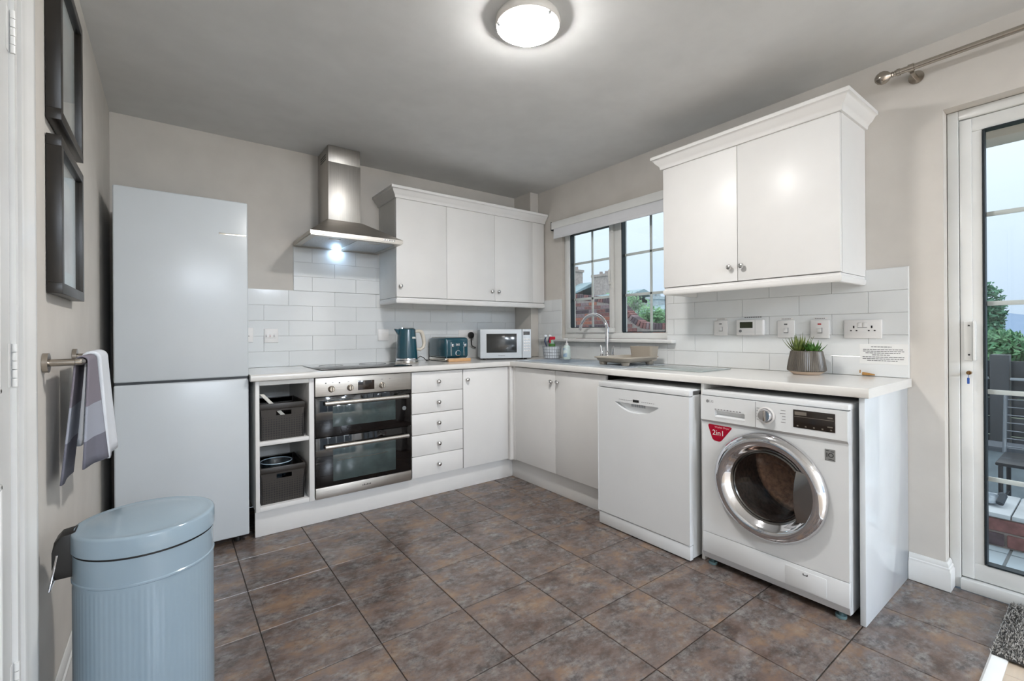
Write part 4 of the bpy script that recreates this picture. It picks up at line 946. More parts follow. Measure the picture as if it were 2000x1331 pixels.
obj('cable', B().tube([(-0.600, -0.034, 1.100), (-0.600, -0.036, 1.060), (-0.597, -0.034, 1.035), (-0.585, -0.030, 1.020), (-0.55, -0.026, 1.01)], 0.0045, n=8), DARK, t)

# ------------------------------------------------------------------ left wall
FRB = mat('frame_black_brown', (32, 28, 24), 0.35, var=0.12, scale=20)
def picture(label, z0, z1, seed):
    y0, y1, xf = -1.700, -1.300, XL+0.033
    t = thing('picture_frame', label, 'picture', (XL, (y0+y1)/2, z0), 'framed prints on the left wall')
    b = B(); wdt = 0.030
    for q in ((y0, y1, z0, z0+wdt), (y0, y1, z1-wdt, z1), (y0, y0+wdt, z0+wdt, z1-wdt), (y1-wdt, y1, z0+wdt, z1-wdt)): b.box(XL+0.002, xf, *q, 0.001)
    obj('frame', b, FRB, t)
    obj('mount', B().box(XL+0.012, XL+0.014, y0+wdt, y1-wdt, z0+wdt, z1-wdt), mat('mount_blue_grey', (196, 210, 214), 0.7), t)
    obj('print', B().box(XL+0.014, XL+0.015, y0+0.075, y1-0.085, z0+0.08, z1-0.08), mat('abstract_print', (238, 238, 236), 0.7, rgb2=(186, 176, 178), scale=7), t)
    obj('glazing', B().box(XL+0.022, XL+0.024, y0+wdt, y1-wdt, z0+wdt, z1-wdt), GLASS, t)
picture('dark framed print, the lower of two on the left wall', 1.256, 1.690, 1)
picture('dark framed print, the upper of two close to the ceiling on the left wall', 1.732, 2.190, 2)
rail = thing('towel_rail', 'satin nickel towel rail fixed to the left wall beside the fridge', 'towel rail', (XL, -1.51, 1.06))
RX, RZ = XL+0.072, 1.068
obj('bar', B().tube([(RX-0.012, -1.741, RZ), (RX-0.003, -1.738, RZ), (RX, -1.728, RZ), (RX, -1.50, RZ), (RX, -1.291, RZ), (RX-0.003, -1.281, RZ), (RX-0.012, -1.278, RZ)], 0.0095, n=16), NICKEL, rail)
for y in (-1.741, -1.278):
    obj('post', B().cyl((XL+0.010, y, RZ), (RX-0.010, y, RZ), 0.0095, n=16), NICKEL, rail)
    obj('mount_plate', B().cyl((XL+0.0005, y, RZ), (XL+0.012, y, RZ), 0.026, n=24), NICKEL, rail)
def towel(name, label, y0, y1, zf, zb, fx, bx_, m, th, wav, skew=0.0):
    """cloth folded over the rail: back flap to zb, front flap to zf; skew lifts the far lower corners"""
    b = B(); bm = b.bm; ny = 18; sec = []
    r = 0.0115+th/2
    for i in range(13): t_ = i/12; sec.append((RX-r-bx_*(1-t_)**1.1, t_, zb, 'b'))
    for i in range(1, 8): a = math.pi-math.pi*i/8; sec.append((RX+r*math.cos(a), RZ+r*math.sin(a), 0, 't'))
    for i in range(13): t_ = 1-i/12; sec.append((RX+r, t_, zf, 'f'))
    g = []
    for j in range(ny+1):
        q = j/ny; y = y0+(y1-y0)*q; col = []
        for x, t_, zz, k in sec:
            if k == 't': col.append(bm.verts.new((x, y, t_))); continue
            z = (zz+skew*q)+(RZ-(zz+skew*q))*t_; low = 1-t_
            fl_ = (fx[0]+(fx[1]-fx[0])*q)*low**1.1 if k == 'f' else 0.0
            col.append(bm.verts.new((x+fl_+wav*math.sin(q*7.5+(0 if k == 'b' else 1.3))*low, y+(0.012 if k == 'f' else -0.012)*low*math.sin(q*5), z)))
        g.append(col)
    for j in range(ny):
        for i in range(len(sec)-1): bm.faces.new((g[j][i], g[j+1][i], g[j+1][i+1], g[j][i+1]))
    bmesh.ops.recalc_face_normals(bm, faces=list(bm.faces))
    o = tag(obj(name, b, m, smooth=80), label, 'towel')
    md = o.modifiers.new('thickness', 'SOLIDIFY'); md.thickness = th; md.offset = 0
    return o
def striped():
    m = mat('striped_towel', (124, 120, 128), 0.95, bump=0.3, bscale=500); n = m.node_tree.nodes; l = m.node_tree.links
    p = n['Principled BSDF']; t = n.new('ShaderNodeTexCoord'); s = n.new('ShaderNodeSeparateXYZ'); r = n.new('ShaderNodeValToRGB'); r.color_ramp.interpolation = 'CONSTANT'
    l.new(t.outputs['Object'], s.inputs[0]); l.new(s.outputs['Z'], r.inputs[0])
    e = r.color_ramp.elements; e[0].position = 0; e[0].color = (*lin((112, 112, 124)), 1); e[1].position = 0.842; e[1].color = (*lin((158, 162, 174)), 1)
    q = e.new(0.938); q.color = (*lin((128, 122, 132)), 1)
    l.new(r.outputs[0], p.inputs['Base Color']); return m
towel('striped_towel', 'grey towel with a paler band hanging from the towel rail', -1.716, -1.545, 0.768, 0.732, (-0.014, 0.026), 0.030, striped(), 0.004, 0.002, -0.006)
towel('white_towel', 'white towel hanging behind the grey towel on the rail', -1.525, -1.325, 0.752, 0.80, (0.016, 0.024), 0.014, mat('white_towelling', (222, 226, 232), 0.95, bump=0.5, bscale=300), 0.012, 0.003, 0.0)

# ------------------------------------------------------------------ pedal bin
bn = thing('pedal_bin', 'pale blue round pedal bin with domed lid by the left wall', 'bin', (-2.764, -1.832, 0))
BL = mat('bin_blue_enamel', (146, 164, 176), 0.16, var=0.015); BLK = mat('bin_black_plastic', (30, 28, 26), 0.45)
BCX, BCY, BR_ = -2.764, -1.832, 0.152
obj('base_ring', B().lathe([(0, 0.001), (BR_+0.001, 0.001), (BR_+0.002, 0.010), (BR_+0.002, 0.020), (BR_-0.002, 0.022)], (BCX, BCY, 0), n=64), BLK, bn)
b = B(); bm = b.bm; nn = 480; rings = []
prof = [(0.022, 0), (0.03, 1), (0.505, 1), (0.512, 0), (0.520, 0), (0.522, -2), (0.526, -2), (0.528, 0), (0.590, 0)]
for z, k_ in prof:
    rings.append([bm.verts.new((BCX+(BR_-0.001+(0.0004 if k_ == 1 and i % 6 < 3 else 0)+(0.0022 if k_ == -2 else 0))*math.cos(2*math.pi*i/nn), BCY+(BR_-0.001+(0.0004 if k_ == 1 and i % 6 < 3 else 0)+(0.0022 if k_ == -2 else 0))*math.sin(2*math.pi*i/nn), z)) for i in range(nn)])
for q in range(len(rings)-1):
    for i in range(nn): bm.faces.new((rings[q][i], rings[q][(i+1) % nn], rings[q+1][(i+1) % nn], rings[q+1][i]))
obj('body', b, BL, bn, smooth=25)
obj('lid_gap', B().lathe([(BR_-0.003, 0.588), (BR_-0.003, 0.598)], (BCX, BCY, 0), n=64), DARK, bn)
obj('lid', B().lathe([(BR_+0.002, 0.596), (BR_+0.002, 0.638), (BR_, 0.6425), (BR_-0.006, 0.6445), (BR_-0.012, 0.6425), (BR_-0.03, 0.6455), (BR_-0.07, 0.649), (BR_-0.11, 0.651), (0, 0.6515)], (BCX, BCY, 0), n=96), BL, bn, smooth=50)
hx0 = BCX-BR_-0.032
hg = obj('hinge_housing', B().prism([(hx0+0.004, 0.535), (hx0, 0.565), (hx0, 0.605), (hx0+0.004, 0.628), (hx0+0.014, 0.640), (BCX-BR_+0.010, 0.645), (BCX-BR_+0.010, 0.535)], 1, BCY-0.032, BCY+0.032, 0.004), BLK, bn)
obj('carry_handle', B().tube([(hx0+0.010, BCY-0.034, 0.598), (hx0+0.004, BCY-0.036, 0.56), (hx0-0.004, BCY-0.036, 0.515), (hx0-0.004, BCY+0.036, 0.515), (hx0+0.004, BCY+0.036, 0.56), (hx0+0.010, BCY+0.034, 0.598)], 0.0028, n=8), CHROME, hg)
obj('pedal', B().box(BCX+BR_-0.005, BCX+BR_+0.045, BCY-0.04, BCY+0.04, 0.012, 0.026, 0.005), BLK, bn)

# ------------------------------------------------------------------ storage baskets in the open unit
BK = mat('basket_brown', (34, 29, 25), 0.45)
n = BK.node_tree.nodes; l = BK.node_tree.links; pb = n['Principled BSDF']
vt = n.new('ShaderNodeTexVoronoi'); vt.inputs['Scale'].default_value = 75; vt.inputs['Randomness'].default_value = 0.05
tcn = n.new('ShaderNodeTexCoord'); rpn = n.new('ShaderNodeValToRGB'); l.new(tcn.outputs['Object'], vt.inputs['Vector']); l.new(vt.outputs['Distance'], rpn.inputs[0])
rpn.color_ramp.elements[0].position = 0.30; rpn.color_ramp.elements[0].color = (0.004, 0.003, 0.003, 1); rpn.color_ramp.elements[1].position = 0.40; rpn.color_ramp.elements[1].color = (*lin((48, 42, 36)), 1)
l.new(rpn.outputs[0], pb.inputs['Base Color'])
BKR = mat('basket_rim_brown', (42, 37, 33), 0.4)
def basket(label, z0, h_, yf):
    x0, x1 = -2.312, -2.076; yb = yf+0.30
    t = thing('storage_basket', label, 'basket', ((x0+x1)/2, (yf+yb)/2, z0), 'brown baskets in the open shelf unit')
    bm_ = B(); tp_ = 0.012
    cxm, cym, hx, hy = (x0+x1)/2, (yf+yb)/2, (x1-x0)/2, (yb-yf)/2
    sl0, sl1, zs0, zs1 = cxm-0.035, cxm+0.045, z0+h_-0.066, z0+h_-0.040
    # front wall in pieces round the grip hole
    def fr(xa, xb, za, zb):
        fa = yf+tp_*(1-(za-z0)/h_); fb = yf+tp_*(1-(zb-z0)/h_)
        bm_.prism([(fa, za), (fa+0.003, za), (fb+0.003, zb), (fb, zb)], 0, xa, xb)
    fr(x0+0.012, x1-0.012, z0, zs0); fr(x0+0.006, sl0, zs0, zs1); fr(sl1, x1-0.006, zs0, zs1); fr(x0+0.004, x1-0.004, zs1, z0+h_)
    bm_.box(x0+0.006, x0+0.009, yf+0.008, yb-0.004, z0, z0+h_); bm_.box(x1-0.009, x1-0.006, yf+0.008, yb-0.004, z0, z0+h_)
    bm_.box(x0+0.009, x1-0.009, yb-0.010, yb-0.007, z0, z0+h_); bm_.box(x0+0.009, x1-0.009, yf+0.012, yb-0.010, z0+0.0005, z0+0.004)
    obj('body', bm_, BK, t)
    rb = B(); rb.box(x0, x1, yf-0.004, yf+0.006, z0+h_-0.030, z0+h_+0.004, 0.004); rb.box(x0, x0+0.010, yf+0.006, yb, z0+h_-0.030, z0+h_+0.004, 0.003); rb.box(x1-0.010, x1, yf+0.006, yb, z0+h_-0.030, z0+h_+0.004, 0.003); rb.box(x0+0.01, x1-0.01, yb-0.010, yb, z0+h_-0.030, z0+h_+0.004, 0.003)
    obj('rim', rb, BKR, t)
    return t
basket('dark brown perforated basket on the upper shelf of the open unit', 0.5375, 0.205, -0.555)
basket('dark brown perforated basket on the bottom of the open unit', 0.1765, 0.205, -0.555)
tag(obj('brush_handle', B().prism([(-2.330+0.02, 0.800), (-2.292+0.005, 0.800), (-2.150, 0.640), (-2.160, 0.622)], 1, -0.535, -0.520, 0.002), mat('pale_plastic', (210, 208, 200), 0.4)), 'white flat handle leaning out of the upper brown basket', 'handle')
t = thing('glass_dish', 'clear glass dish resting in the lower brown basket', 'dish', (-2.22, -0.40, 0.26))
obj('bowl', B().lathe([(0, 0.0), (0.05, 0.0), (0.075, 0.03), (0.085, 0.085), (0.082, 0.085), (0.070, 0.032), (0.048, 0.004), (0, 0.004)], (-2.208, -0.42, 0.300), n=36), glass_mat('dish_glass', (0.78, 0.84, 0.88)), t)
obj('rim', B().tube([(-2.208+0.0835*math.cos(2*math.pi*i/32), -0.42+0.0835*math.sin(2*math.pi*i/32), 0.386) for i in range(33)], 0.003, n=8, caps=False), mat('glass_rim', (170, 190, 206), 0.1), t)
obj('stand', B().lathe([(0, 0), (0.04, 0), (0.03, 0.12), (0, 0.12)], (-2.208, -0.42, 0.181), n=20), mat('pan_dark', (60, 62, 64), 0.3), t)

# ------------------------------------------------------------------ ceiling light (one in view, one in the dining area, the rest unseen lamps added as fill)
LAMPM = mat('lamp_diffuser', (255, 250, 240), 0.4, emit=(252, 249, 246), estr=LAMP_STRENGTH)
ACR = mat('lamp_rim', (232, 228, 222), 0.15, 0.0)
LAMPFILL = mat('added_fill_diffuser', (255, 252, 248), 0.4, emit=(226, 239, 255), estr=DINING_FILL_STRENGTH)
def ceiling_light(label, x, y, lm):
    t = thing('ceiling_light', label, 'ceiling light', (x, y, CH), 'round flush ceiling lights')
    obj('base_plate', B().lathe([(0, 0.0005), (0.128, 0.0005), (0.132, 0.006), (0.132, 0.026), (0.127, 0.0333), (0.114, 0.0333), (0.114, 0.012), (0, 0.012)], (x, y, CH), (0, 0, -1), n=56), ACR, t, smooth=40)
    obj('diffuser', B().lathe([(0.1135, 0.012), (0.1135, 0.035), (0.111, 0.043), (0.101, 0.050), (0.075, 0.056), (0, 0.060)], (x, y, CH), (0, 0, -1), n=56), lm, t, smooth=60)
    for a in (0.6, 2.7, 4.8): obj('clip', B().box(x+0.118*math.cos(a)-0.006, x+0.118*math.cos(a)+0.006, y+0.118*math.sin(a)-0.006, y+0.118*math.sin(a)+0.006, CH-0.040, CH-0.028, 0.002), CHROME, t)
ceiling_light('lit round flush light in the middle of the kitchen ceiling', -1.545, -2.005, LAMPM)
ceiling_light('lit round flush light just behind the camera at the start of the dining area', -2.03, -5.25, mat('hall_lamp_diffuser', (255, 252, 248), 0.4, emit=(252, 249, 246), estr=LAMP_STRENGTH*0.5))
for x, y, lb in ((-0.9, -7.2, 'beside the patio doors'), (-2.1, -7.2, 'beside the left wall'), (-0.9, -8.5, 'in the far corner by the patio doors'), (-2.1, -8.5, 'in the far corner by the left wall')): ceiling_light('added unseen fill light over the dining area '+lb, x, y, LAMPFILL)  # out-of-view lamps added to brighten the kitchen from behind

# ------------------------------------------------------------------ curtain pole
cp = thing('curtain_pole', 'satin steel curtain pole with ball finial above the patio door', 'curtain pole', (-0.09, -3.9, 2.30))
CX_, CZ_ = -0.085, 2.300
obj('pole', B().cyl((CX_, -2.835, CZ_), (CX_, -5.05, CZ_), 0.0125, n=20), NICKEL, cp)
obj('finial', B().lathe([(0, -0.030), (0.012, -0.028), (0.022, -0.020), (0.0285, -0.006), (0.0285, 0.006), (0.022, 0.020), (0.012, 0.028), (0.010, 0.032), (0.013, 0.036), (0.009, 0.042), (0.010, 0.048), (0.0155, 0.052), (0.0155, 0.062), (0.0125, 0.064)], (CX_, -2.792, CZ_), (0, -1, 0), n=28), NICKEL, cp)
for y in (-2.893, -4.95): obj('bracket', B().cyl((-0.0005, y, CZ_-0.016), (-0.008, y, CZ_-0.016), 0.028, n=24).cyl((-0.008, y, CZ_-0.016), (-0.075, y, CZ_-0.016), 0.008, n=14).cyl((CX_, y-0.010, CZ_), (CX_, y+0.010, CZ_), 0.0165, n=20), NICKEL, cp)

# ------------------------------------------------------------------ door mat
mtm = mat('mat_pile', (70, 68, 66), 0.95)
nn_ = mtm.node_tree.nodes; ll = mtm.node_tree.links
nz = nn_.new('ShaderNodeTexNoise'); nz.inputs['Scale'].default_value = 130; nz.inputs['Detail'].default_value = 2
rz = nn_.new('ShaderNodeValToRGB'); rz.color_ramp.elements[0].position = 0.42; rz.color_ramp.elements[0].color = (*lin((62, 60, 58)), 1); rz.color_ramp.elements[1].position = 0.58; rz.color_ramp.elements[1].color = (*lin((206, 202, 196)), 1)
t2 = nn_.new('ShaderNodeTexCoord'); ll.new(t2.outputs['Object'], nz.inputs['Vector']); ll.new(nz.outputs['Fac'], rz.inputs[0]); ll.new(rz.outputs[0], nn_['Principled BSDF'].inputs['Base Color'])
mt = thing('door_mat', 'speckled grey shaggy mat on the floor by the patio door', 'mat', (-0.2, -3.4, 0))
mx0, mx1, my0, my1 = -0.430, 0.045, -3.85, -3.168
obj('backing', B().box(mx0, mx1, my0, my1, 0.009, 0.013), mat('mat_backing', (60, 58, 56), 0.9), mt)
b = B(); bm = b.bm; rg = random.Random(5)
for i in range(9500):
    x, y = rg.uniform(mx0, mx1), rg.uniform(my0, my1); a = rg.uniform(0, 6.28); hh = rg.uniform(0.010, 0.018); wd = 0.0022
    lx, ly = rg.uniform(-.006, .006), rg.uniform(-.006, .006)
    c, s = math.cos(a)*wd, math.sin(a)*wd
    v = [bm.verts.new((x-c, y-s, 0.012)), bm.verts.new((x+c, y+s, 0.012)), bm.verts.new((x+s, y-c, 0.012)), bm.verts.new((x+lx, y+ly, 0.012+hh))]
    bm.faces.new((v[0], v[1], v[3])); bm.faces.new((v[1], v[2], v[3])); bm.faces.new((v[2], v[0], v[3]))
o = obj('pile', b, mtm, mt); o['kind'] = 'stuff'

# ================================================================== outside
struct('ground', B().box(0.17, 90, -40, 60, -0.12, -0.05), mat('garden_ground', (112, 126, 104), 0.9, var=0.2, scale=2))
pv = struct('patio', B().box(0.17, 2.3, -6.0, 0.5, -0.05, -0.004), mat('paving_joint', (120, 126, 130), 0.9))
PVM = mat('patio_slab', (176, 190, 200), 0.6, var=0.06, scale=5)
for i in range(4):
    for j in range(11):
        x0, y0 = 0.18+i*0.5, -5.6+j*0.5
        obj('paving_slab', B().box(x0+0.004, x0+0.492, y0+0.004, y0+0.492, -0.006, 0.0, 0.002), PVM, pv)
# garden wall with swept top and soldier-course coping
gw = thing('garden_wall', 'red brick garden wall with a swept down coping outside the kitchen window', 'wall', (4.1, 2.2, -0.05))
PRF = [(4.6, 2.02), (3.452, 1.946), (2.93, 1.878), (2.42, 1.80), (2.20, 1.71), (2.056, 1.600), (1.86, 1.425), (1.66, 1.315), (1.45, 1.288), (1.137, 1.287), (0.2, 1.285)]
def top(y):
    for (ya, za), (yb, zb) in zip(PRF[:-1], PRF[1:]):
        if yb <= y <= ya: return zb+(za-zb)*(y-yb)/(ya-yb)
    return PRF[-1][1] if y < PRF[-1][0] else PRF[0][1]
MORT = mat('mortar', (150, 140, 136), 0.95, var=0.1, scale=30)
obj('mortar_core', B().prism([(0.2, -0.05)]+[(y, z-0.115) for y, z in PRF[::-1]]+[(4.6, -0.05)], 0, 4.008, 4.20), MORT, gw)
BM = [mat('brick_red', (128, 88, 86), 0.85, var=0.25, scale=25), mat('brick_dark', (88, 74, 80), 0.85, var=0.25, scale=25), mat('brick_orange', (160, 100, 84), 0.85, var=0.2, scale=25), mat('brick_mauve', (134, 114, 118), 0.85, var=0.2, scale=25)]
def shared(dim, m):
    me = bpy.data.meshes.new('brick'); t = B().box(-dim[0]/2, dim[0]/2, -dim[1]/2, dim[1]/2, -dim[2]/2, dim[2]/2, 0.004, 1); t.bm.to_mesh(me); t.bm.free(); me.materials.append(m); return me
BR4 = [shared((0.10, 0.205, 0.064), m) for m in BM]; SO4 = [shared((0.20, 0.056, 0.112), m) for m in BM]
rb_ = random.Random(11)
z = 0.95; row = 0
while z < 2.0:
    y = 0.25+(0.1125 if row % 2 else 0)
    while y < 4.5:
        if z+0.035 < top(y)-0.115 and z+0.035 < top(min(4.6, y+0.1))-0.105 and z+0.035 < top(max(0.2, y-0.1))-0.105:
            o = bpy.data.objects.new('brick', BR4[rb_.choice((0, 0, 1, 2, 3))]); COL.objects.link(o); o.parent = gw; o.matrix_parent_inverse = Matrix.Translation(-gw.location); o.location = (4.05, y, z)
        y += 0.215
    z += 0.075; row += 1
y = 4.5; 
while y > 0.25:
    zt = top(y); sl = (top(y+0.03)-top(y-0.03))/0.06; an = math.atan(sl)
    o = bpy.data.objects.new('coping_brick', SO4[rb_.choice((0, 1, 1, 3))]); COL.objects.link(o); o.parent = gw; o.matrix_parent_inverse = Matrix.Translation(-gw.location)
    o.location = (4.10, y+0.056*math.sin(an), zt-0.056*math.cos(an)); o.rotation_euler = (an, 0, 0)
    y -= 0.064*math.cos(an)
# far houses
def house(label, x, y0, y1, zb, za, chims, m, name='house'):
    t = thing(name, label, 'house', (x+2, (y0+y1)/2, -0.05))
    obj('wall', B().box(x+0.4, x+5.6, y0+0.3, y1-0.3, -0.05, zb), mat('house_render', (196, 198, 196), 0.9), t)
    yc = (y0+y1)/2
    obj('roof', B().prism([(x, zb-0.1), (x+3.0, za), (x+6.0, zb-0.1), (x+3.0, za-0.25)], 1, y0, y1), m, t)
    for cy0, cy1, cz, cm in chims:
        co = obj('chimney', B().box(x+2.4, x+3.3, cy0, cy1, za-0.9, cz).box(x+2.33, x+3.37, cy0-0.07, cy1+0.07, cz-0.16, cz), cm, t)
        for k in range(2): obj('chimney_pot', B().cyl((x+2.85, cy0+(cy1-cy0)*(0.3+0.4*k), cz), (x+2.85, cy0+(cy1-cy0)*(0.3+0.4*k), cz+0.22), 0.12, 0.10, n=12), cm, co)
SLA = mat('roof_slate_pale', (150, 172, 180), 0.7, var=0.08, scale=3); CHB = mat('chimney_brick', (176, 162, 156), 0.9, var=0.15, scale=8); CHG = mat('chimney_grey', (186, 194, 198), 0.9, var=0.1, scale=8)
house('far house with pale slate roof and two brick chimneys beyond the garden wall', 17.0, 17.6, 24.0, 3.3, 4.5, [(18.95, 19.4, 5.45, CHB)], SLA)
house('far house with a wide chimney seen in the left window pane', 17.0, 13.6, 17.4, 2.9, 3.7, [(16.05, 17.2, 4.85, CHB)], SLA)
house('far house with a single grey chimney seen in the right window pane', 17.0, 9.4, 13.4, 2.2, 2.72, [(12.3, 12.95, 3.15, CHG)], SLA)
# planting
def foliage(name, label, cat, centre, rad, n, leaf, m, stem=None, group=None, seed=1, zmin=-0.05):
    rg = random.Random(seed); t = thing(name, label, cat, (centre[0], centre[1], -0.05), group); b = B(); bm = b.bm
    lumps = [(Vector((rg.uniform(-.6, .6)*rad[0], rg.uniform(-.6, .6)*rad[1], rg.uniform(-.55, .65)*rad[2])), rg.uniform(.35, .6)) for _ in range(9)]
    for i in range(n):
        L, s = rg.choice(lumps); d = Vector((rg.gauss(0, 1), rg.gauss(0, 1), rg.gauss(0, 1))).normalized()*(rg.random()**0.4)
        p = Vector(centre)+L+Vector((d.x*rad[0]*s, d.y*rad[1]*s, d.z*rad[2]*s))
        if p.z < zmin: continue
        a = Vector((rg.gauss(0, 1), rg.gauss(0, 1), rg.gauss(0, 1))).normalized(); c = a.orthogonal().normalized(); e = leaf*rg.uniform(.6, 1.3)
        v = [bm.verts.new(p-a*e), bm.verts.new(p+c*e*0.45), bm.verts.new(p+a*e), bm.verts.new(p-c*e*0.45)]; bm.faces.new(v)
    o = obj('foliage', b, m, t); o['kind'] = 'stuff'
    sb_ = B(); r0 = stem or 0.02
    for k in range(4):
        q = Vector(centre)+Vector((rg.uniform(-.4, .4)*rad[0], rg.uniform(-.4, .4)*rad[1], rad[2]*0.5))
        sb_.tube([(centre[0], centre[1], -0.05), tuple((Vector((centre[0], centre[1], -0.05))+q)/2), tuple(q)], [r0, r0*0.7, r0*0.3], n=7)
    obj('stem', sb_, mat('bark', (92, 84, 74), 0.9), t)
    return t
LM = [mat('foliage_fresh', (96, 150, 104), 0.6, rgb2=(150, 190, 140), scale=8), mat('foliage_mid', (64, 120, 84), 0.6, rgb2=(110, 158, 112), scale=8), mat('foliage_grey', (120, 156, 140), 0.6, rgb2=(176, 200, 186), scale=8), mat('foliage_conifer', (40, 96, 74), 0.6, rgb2=(84, 140, 108), scale=8)]
foliage('shrub', 'pale grey-green shrub behind the low right part of the garden wall', 'shrub', (7.4, 2.9, 1.35), (0.6, 0.8, 0.45), 3200, 0.045, LM[2], seed=2)
foliage('shrub', 'fresh green shrub behind the sweep of the garden wall', 'shrub', (5.6, 2.75, 1.30), (0.45, 0.58, 0.38), 3200, 0.040, LM[0], seed=3)
foliage('shrub', 'small leafy shrub topping the high part of the garden wall', 'shrub', (6.5, 4.1, 1.85), (0.5, 0.8, 0.38), 1400, 0.045, LM[0], seed=9)
tw = B(); rg = random.Random(21)
for i in range(16):
    p = Vector((4.5+rg.uniform(-.04, .04), 2.28+rg.uniform(-.12, .12), 1.3)); pts = [tuple(p)]
    for k in range(4): p = p+Vector((rg.uniform(-.02, .02), rg.uniform(-.11, .05), rg.uniform(.10, .19))); pts.append(tuple(p))
    tw.tube(pts, [0.006, 0.005, 0.004, 0.003, 0.002], n=5)
t = thing('bare_bush', 'bare twiggy bush rising above the shrub in the right window pane', 'bush', (4.5, 2.28, -0.05))
obj('twigs', tw, mat('twig_grey', (128, 136, 130), 0.8), t); obj('stem', B().tube([(4.5, 2.28, -0.05), (4.5, 2.28, 0.7), (4.5, 2.28, 1.32)], 0.02, n=8), mat('bark', (92, 84, 74), 0.9), t)
# patio furniture and fence beyond the glazed door
FEN = mat('fence_charcoal', (52, 58, 66), 0.6, var=0.08)
fe = thing('garden_fence', 'charcoal slatted garden fence with capped posts beyond the patio', 'fence', (2.7, -3.0, -0.05))
for y in (-1.0, -2.86, -4.7): obj('post', B().box(2.62, 2.74, y-0.055, y+0.055, -0.05, 0.935, 0.005), FEN, fe)
for ya, yb in ((-2.80, -1.06), (-4.64, -2.92)):
    for i in range(6): obj('slat', B().box(2.66, 2.69, ya, yb, -0.02+i*0.152, 0.125+i*0.152, 0.003), FEN, fe)
    obj('rail', B().box(2.60, 2.64, ya, yb, 0.735, 0.755, 0.003), mat('fence_rail_grey', (150, 158, 168), 0.4), fe)
lw = thing('planter_wall', 'low grey rendered wall with dark coping beyond the patio', 'wall', (1.9, -3.2, 0))
obj('render', B().box(1.85, 2.02, -5.0, -1.2, -0.003, 0.300), mat('grey_render', (158, 170, 178), 0.9, var=0.12, scale=14), lw)
obj('coping', B().box(1.82, 2.05, -5.0, -1.2, 0.3005, 0.335, 0.004), mat('coping_dark', (72, 80, 90), 0.7), lw)
rs = thing('raised_bed', 'low red brick step across the patio', 'step', (0.95, -3.2, 0))
obj('core', B().box(0.755, 1.15, -4.6, -1.6, 0.0005, 0.155), MORT, rs)
for r_ in range(2):
    y = -4.58+(0.1125 if r_ else 0)
    while y < -1.72:
        o = bpy.data.objects.new('brick', BR4[rb_.choice((0, 0, 1, 3))]); COL.objects.link(o); o.parent = rs; o.matrix_parent_inverse = Matrix.Translation(-rs.location); o.location = (0.795, y+0.1, 0.040+r_*0.075)
        y += 0.215
for i in range(6): obj('capping_stone', B().box(0.74, 1.16, -4.6+i*0.5, -4.6+i*0.5+0.494, 0.1555, 0.178, 0.003), mat('capping_pale', (188, 194, 200), 0.7, var=0.08), rs)
gc = thing('garden_chair', 'black garden chair with silver wire back standing on the patio outside the door', 'chair', (1.5, -3.2, 0))
BW = mat('black_wire', (34, 38, 44), 0.4); BS = mat('silver_wire', (120, 128, 138), 0.35, 0.5)
cy0, cy1 = -3.45, -2.99
obj('backrest', B().tube([(1.62, cy0, 0.34), (1.68, cy0, 0.70), (1.68, cy0+0.02, 0.72), (1.68, cy1-0.02, 0.72), (1.68, cy1, 0.70), (1.62, cy1, 0.34)], 0.010, n=8), BS, gc)
wr = B()
for i in range(7): wr.cyl((1.625+i*0.0088, cy0, 0.38+i*0.050), (1.625+i*0.0088, cy1, 0.38+i*0.050), 0.0035, n=6)
for i in range(4): y = cy0+(i+1)*(cy1-cy0)/5; wr.cyl((1.62, y, 0.34), (1.68, y, 0.71), 0.0035, n=6)
obj('backrest_wires', wr, BS, gc)
obj('seat', B().box(1.24, 1.63, cy0, cy1, 0.325, 0.345, 0.006), BW, gc)
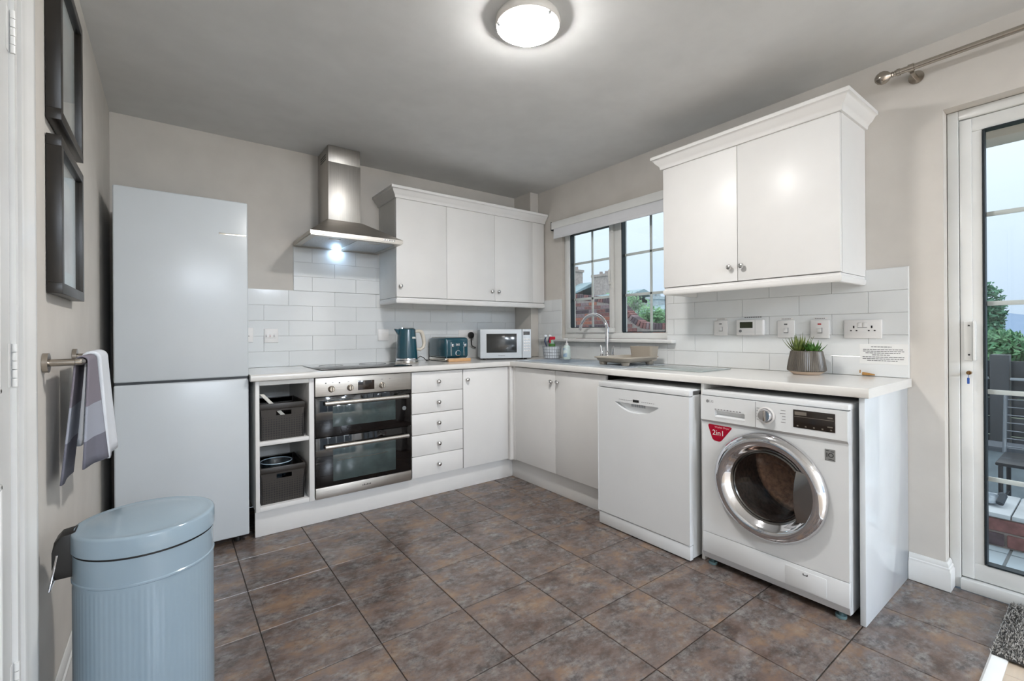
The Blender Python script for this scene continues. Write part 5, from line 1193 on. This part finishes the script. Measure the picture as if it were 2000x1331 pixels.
for x in (1.27, 1.60):
    for y in (cy0+0.02, cy1-0.02): obj('leg', B().cyl((x, y, 0.001), (x, y, 0.33), 0.011, n=8), BW, gc)
for y in (cy0+0.02, cy1-0.02): obj('stretcher', B().cyl((1.27, y, 0.10), (1.60, y, 0.10), 0.007, n=8), BW, gc)
cu = thing('garden_cushion', 'crumpled pale and dark cushion dropped on the red brick step', 'cushion', (0.92, -3.0, 0.18))
obj('cover', B().sphere((0.92, -2.98, 0.205), 0.09, (0.8, 0.95, 0.32), 20, 12), mat('cushion_pale', (196, 206, 216), 0.8, rgb2=(80, 96, 112), scale=14), cu)
obj('strap', B().tube([(0.86, -3.05, 0.20), (0.90, -3.06, 0.235), (0.96, -3.05, 0.225), (1.0, -3.03, 0.19)], 0.016, n=8), mat('cushion_dark', (52, 62, 72), 0.7), cu)
foliage('conifer', 'dark green conifer beyond the fence on the left of the door glass', 'tree', (11.4, -1.55, 1.05), (0.6, 0.55, 0.95), 5200, 0.06, LM[3], 0.05, seed=5)
foliage('hedge_bush', 'broad green bush behind the charcoal fence', 'bush', (8.8, -2.35, 0.75), (0.6, 0.55, 0.42), 5200, 0.055, LM[1], 0.05, seed=6)
foliage('hedge_bush', 'green bush further right behind the charcoal fence', 'bush', (8.8, -3.3, 0.72), (0.6, 0.6, 0.42), 4000, 0.055, LM[1], 0.05, seed=8)
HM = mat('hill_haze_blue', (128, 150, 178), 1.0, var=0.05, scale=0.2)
b = B(); bm = b.bm; rg = random.Random(4); prev = None
for i in range(60):
    y = -45+i*2.2; hh = 4.6+1.3*math.sin(i*0.19+1)+0.7*math.sin(i*0.53); c = [bm.verts.new((70, y, -0.1)), bm.verts.new((80, y, hh)), bm.verts.new((95, y, -0.1))]
    if prev:
        bm.faces.new((prev[0], c[0], c[1], prev[1])); bm.faces.new((prev[1], c[1], c[2], prev[2]))
    prev = c
struct('hills', b, HM)
tag(obj('soffit_board', B().box(0.20, 0.34, -4.9, -2.9, 1.985, 2.10, 0.004), mat('soffit_cream', (206, 196, 184), 0.6)), 'cream soffit board outside above the patio door', 'board')
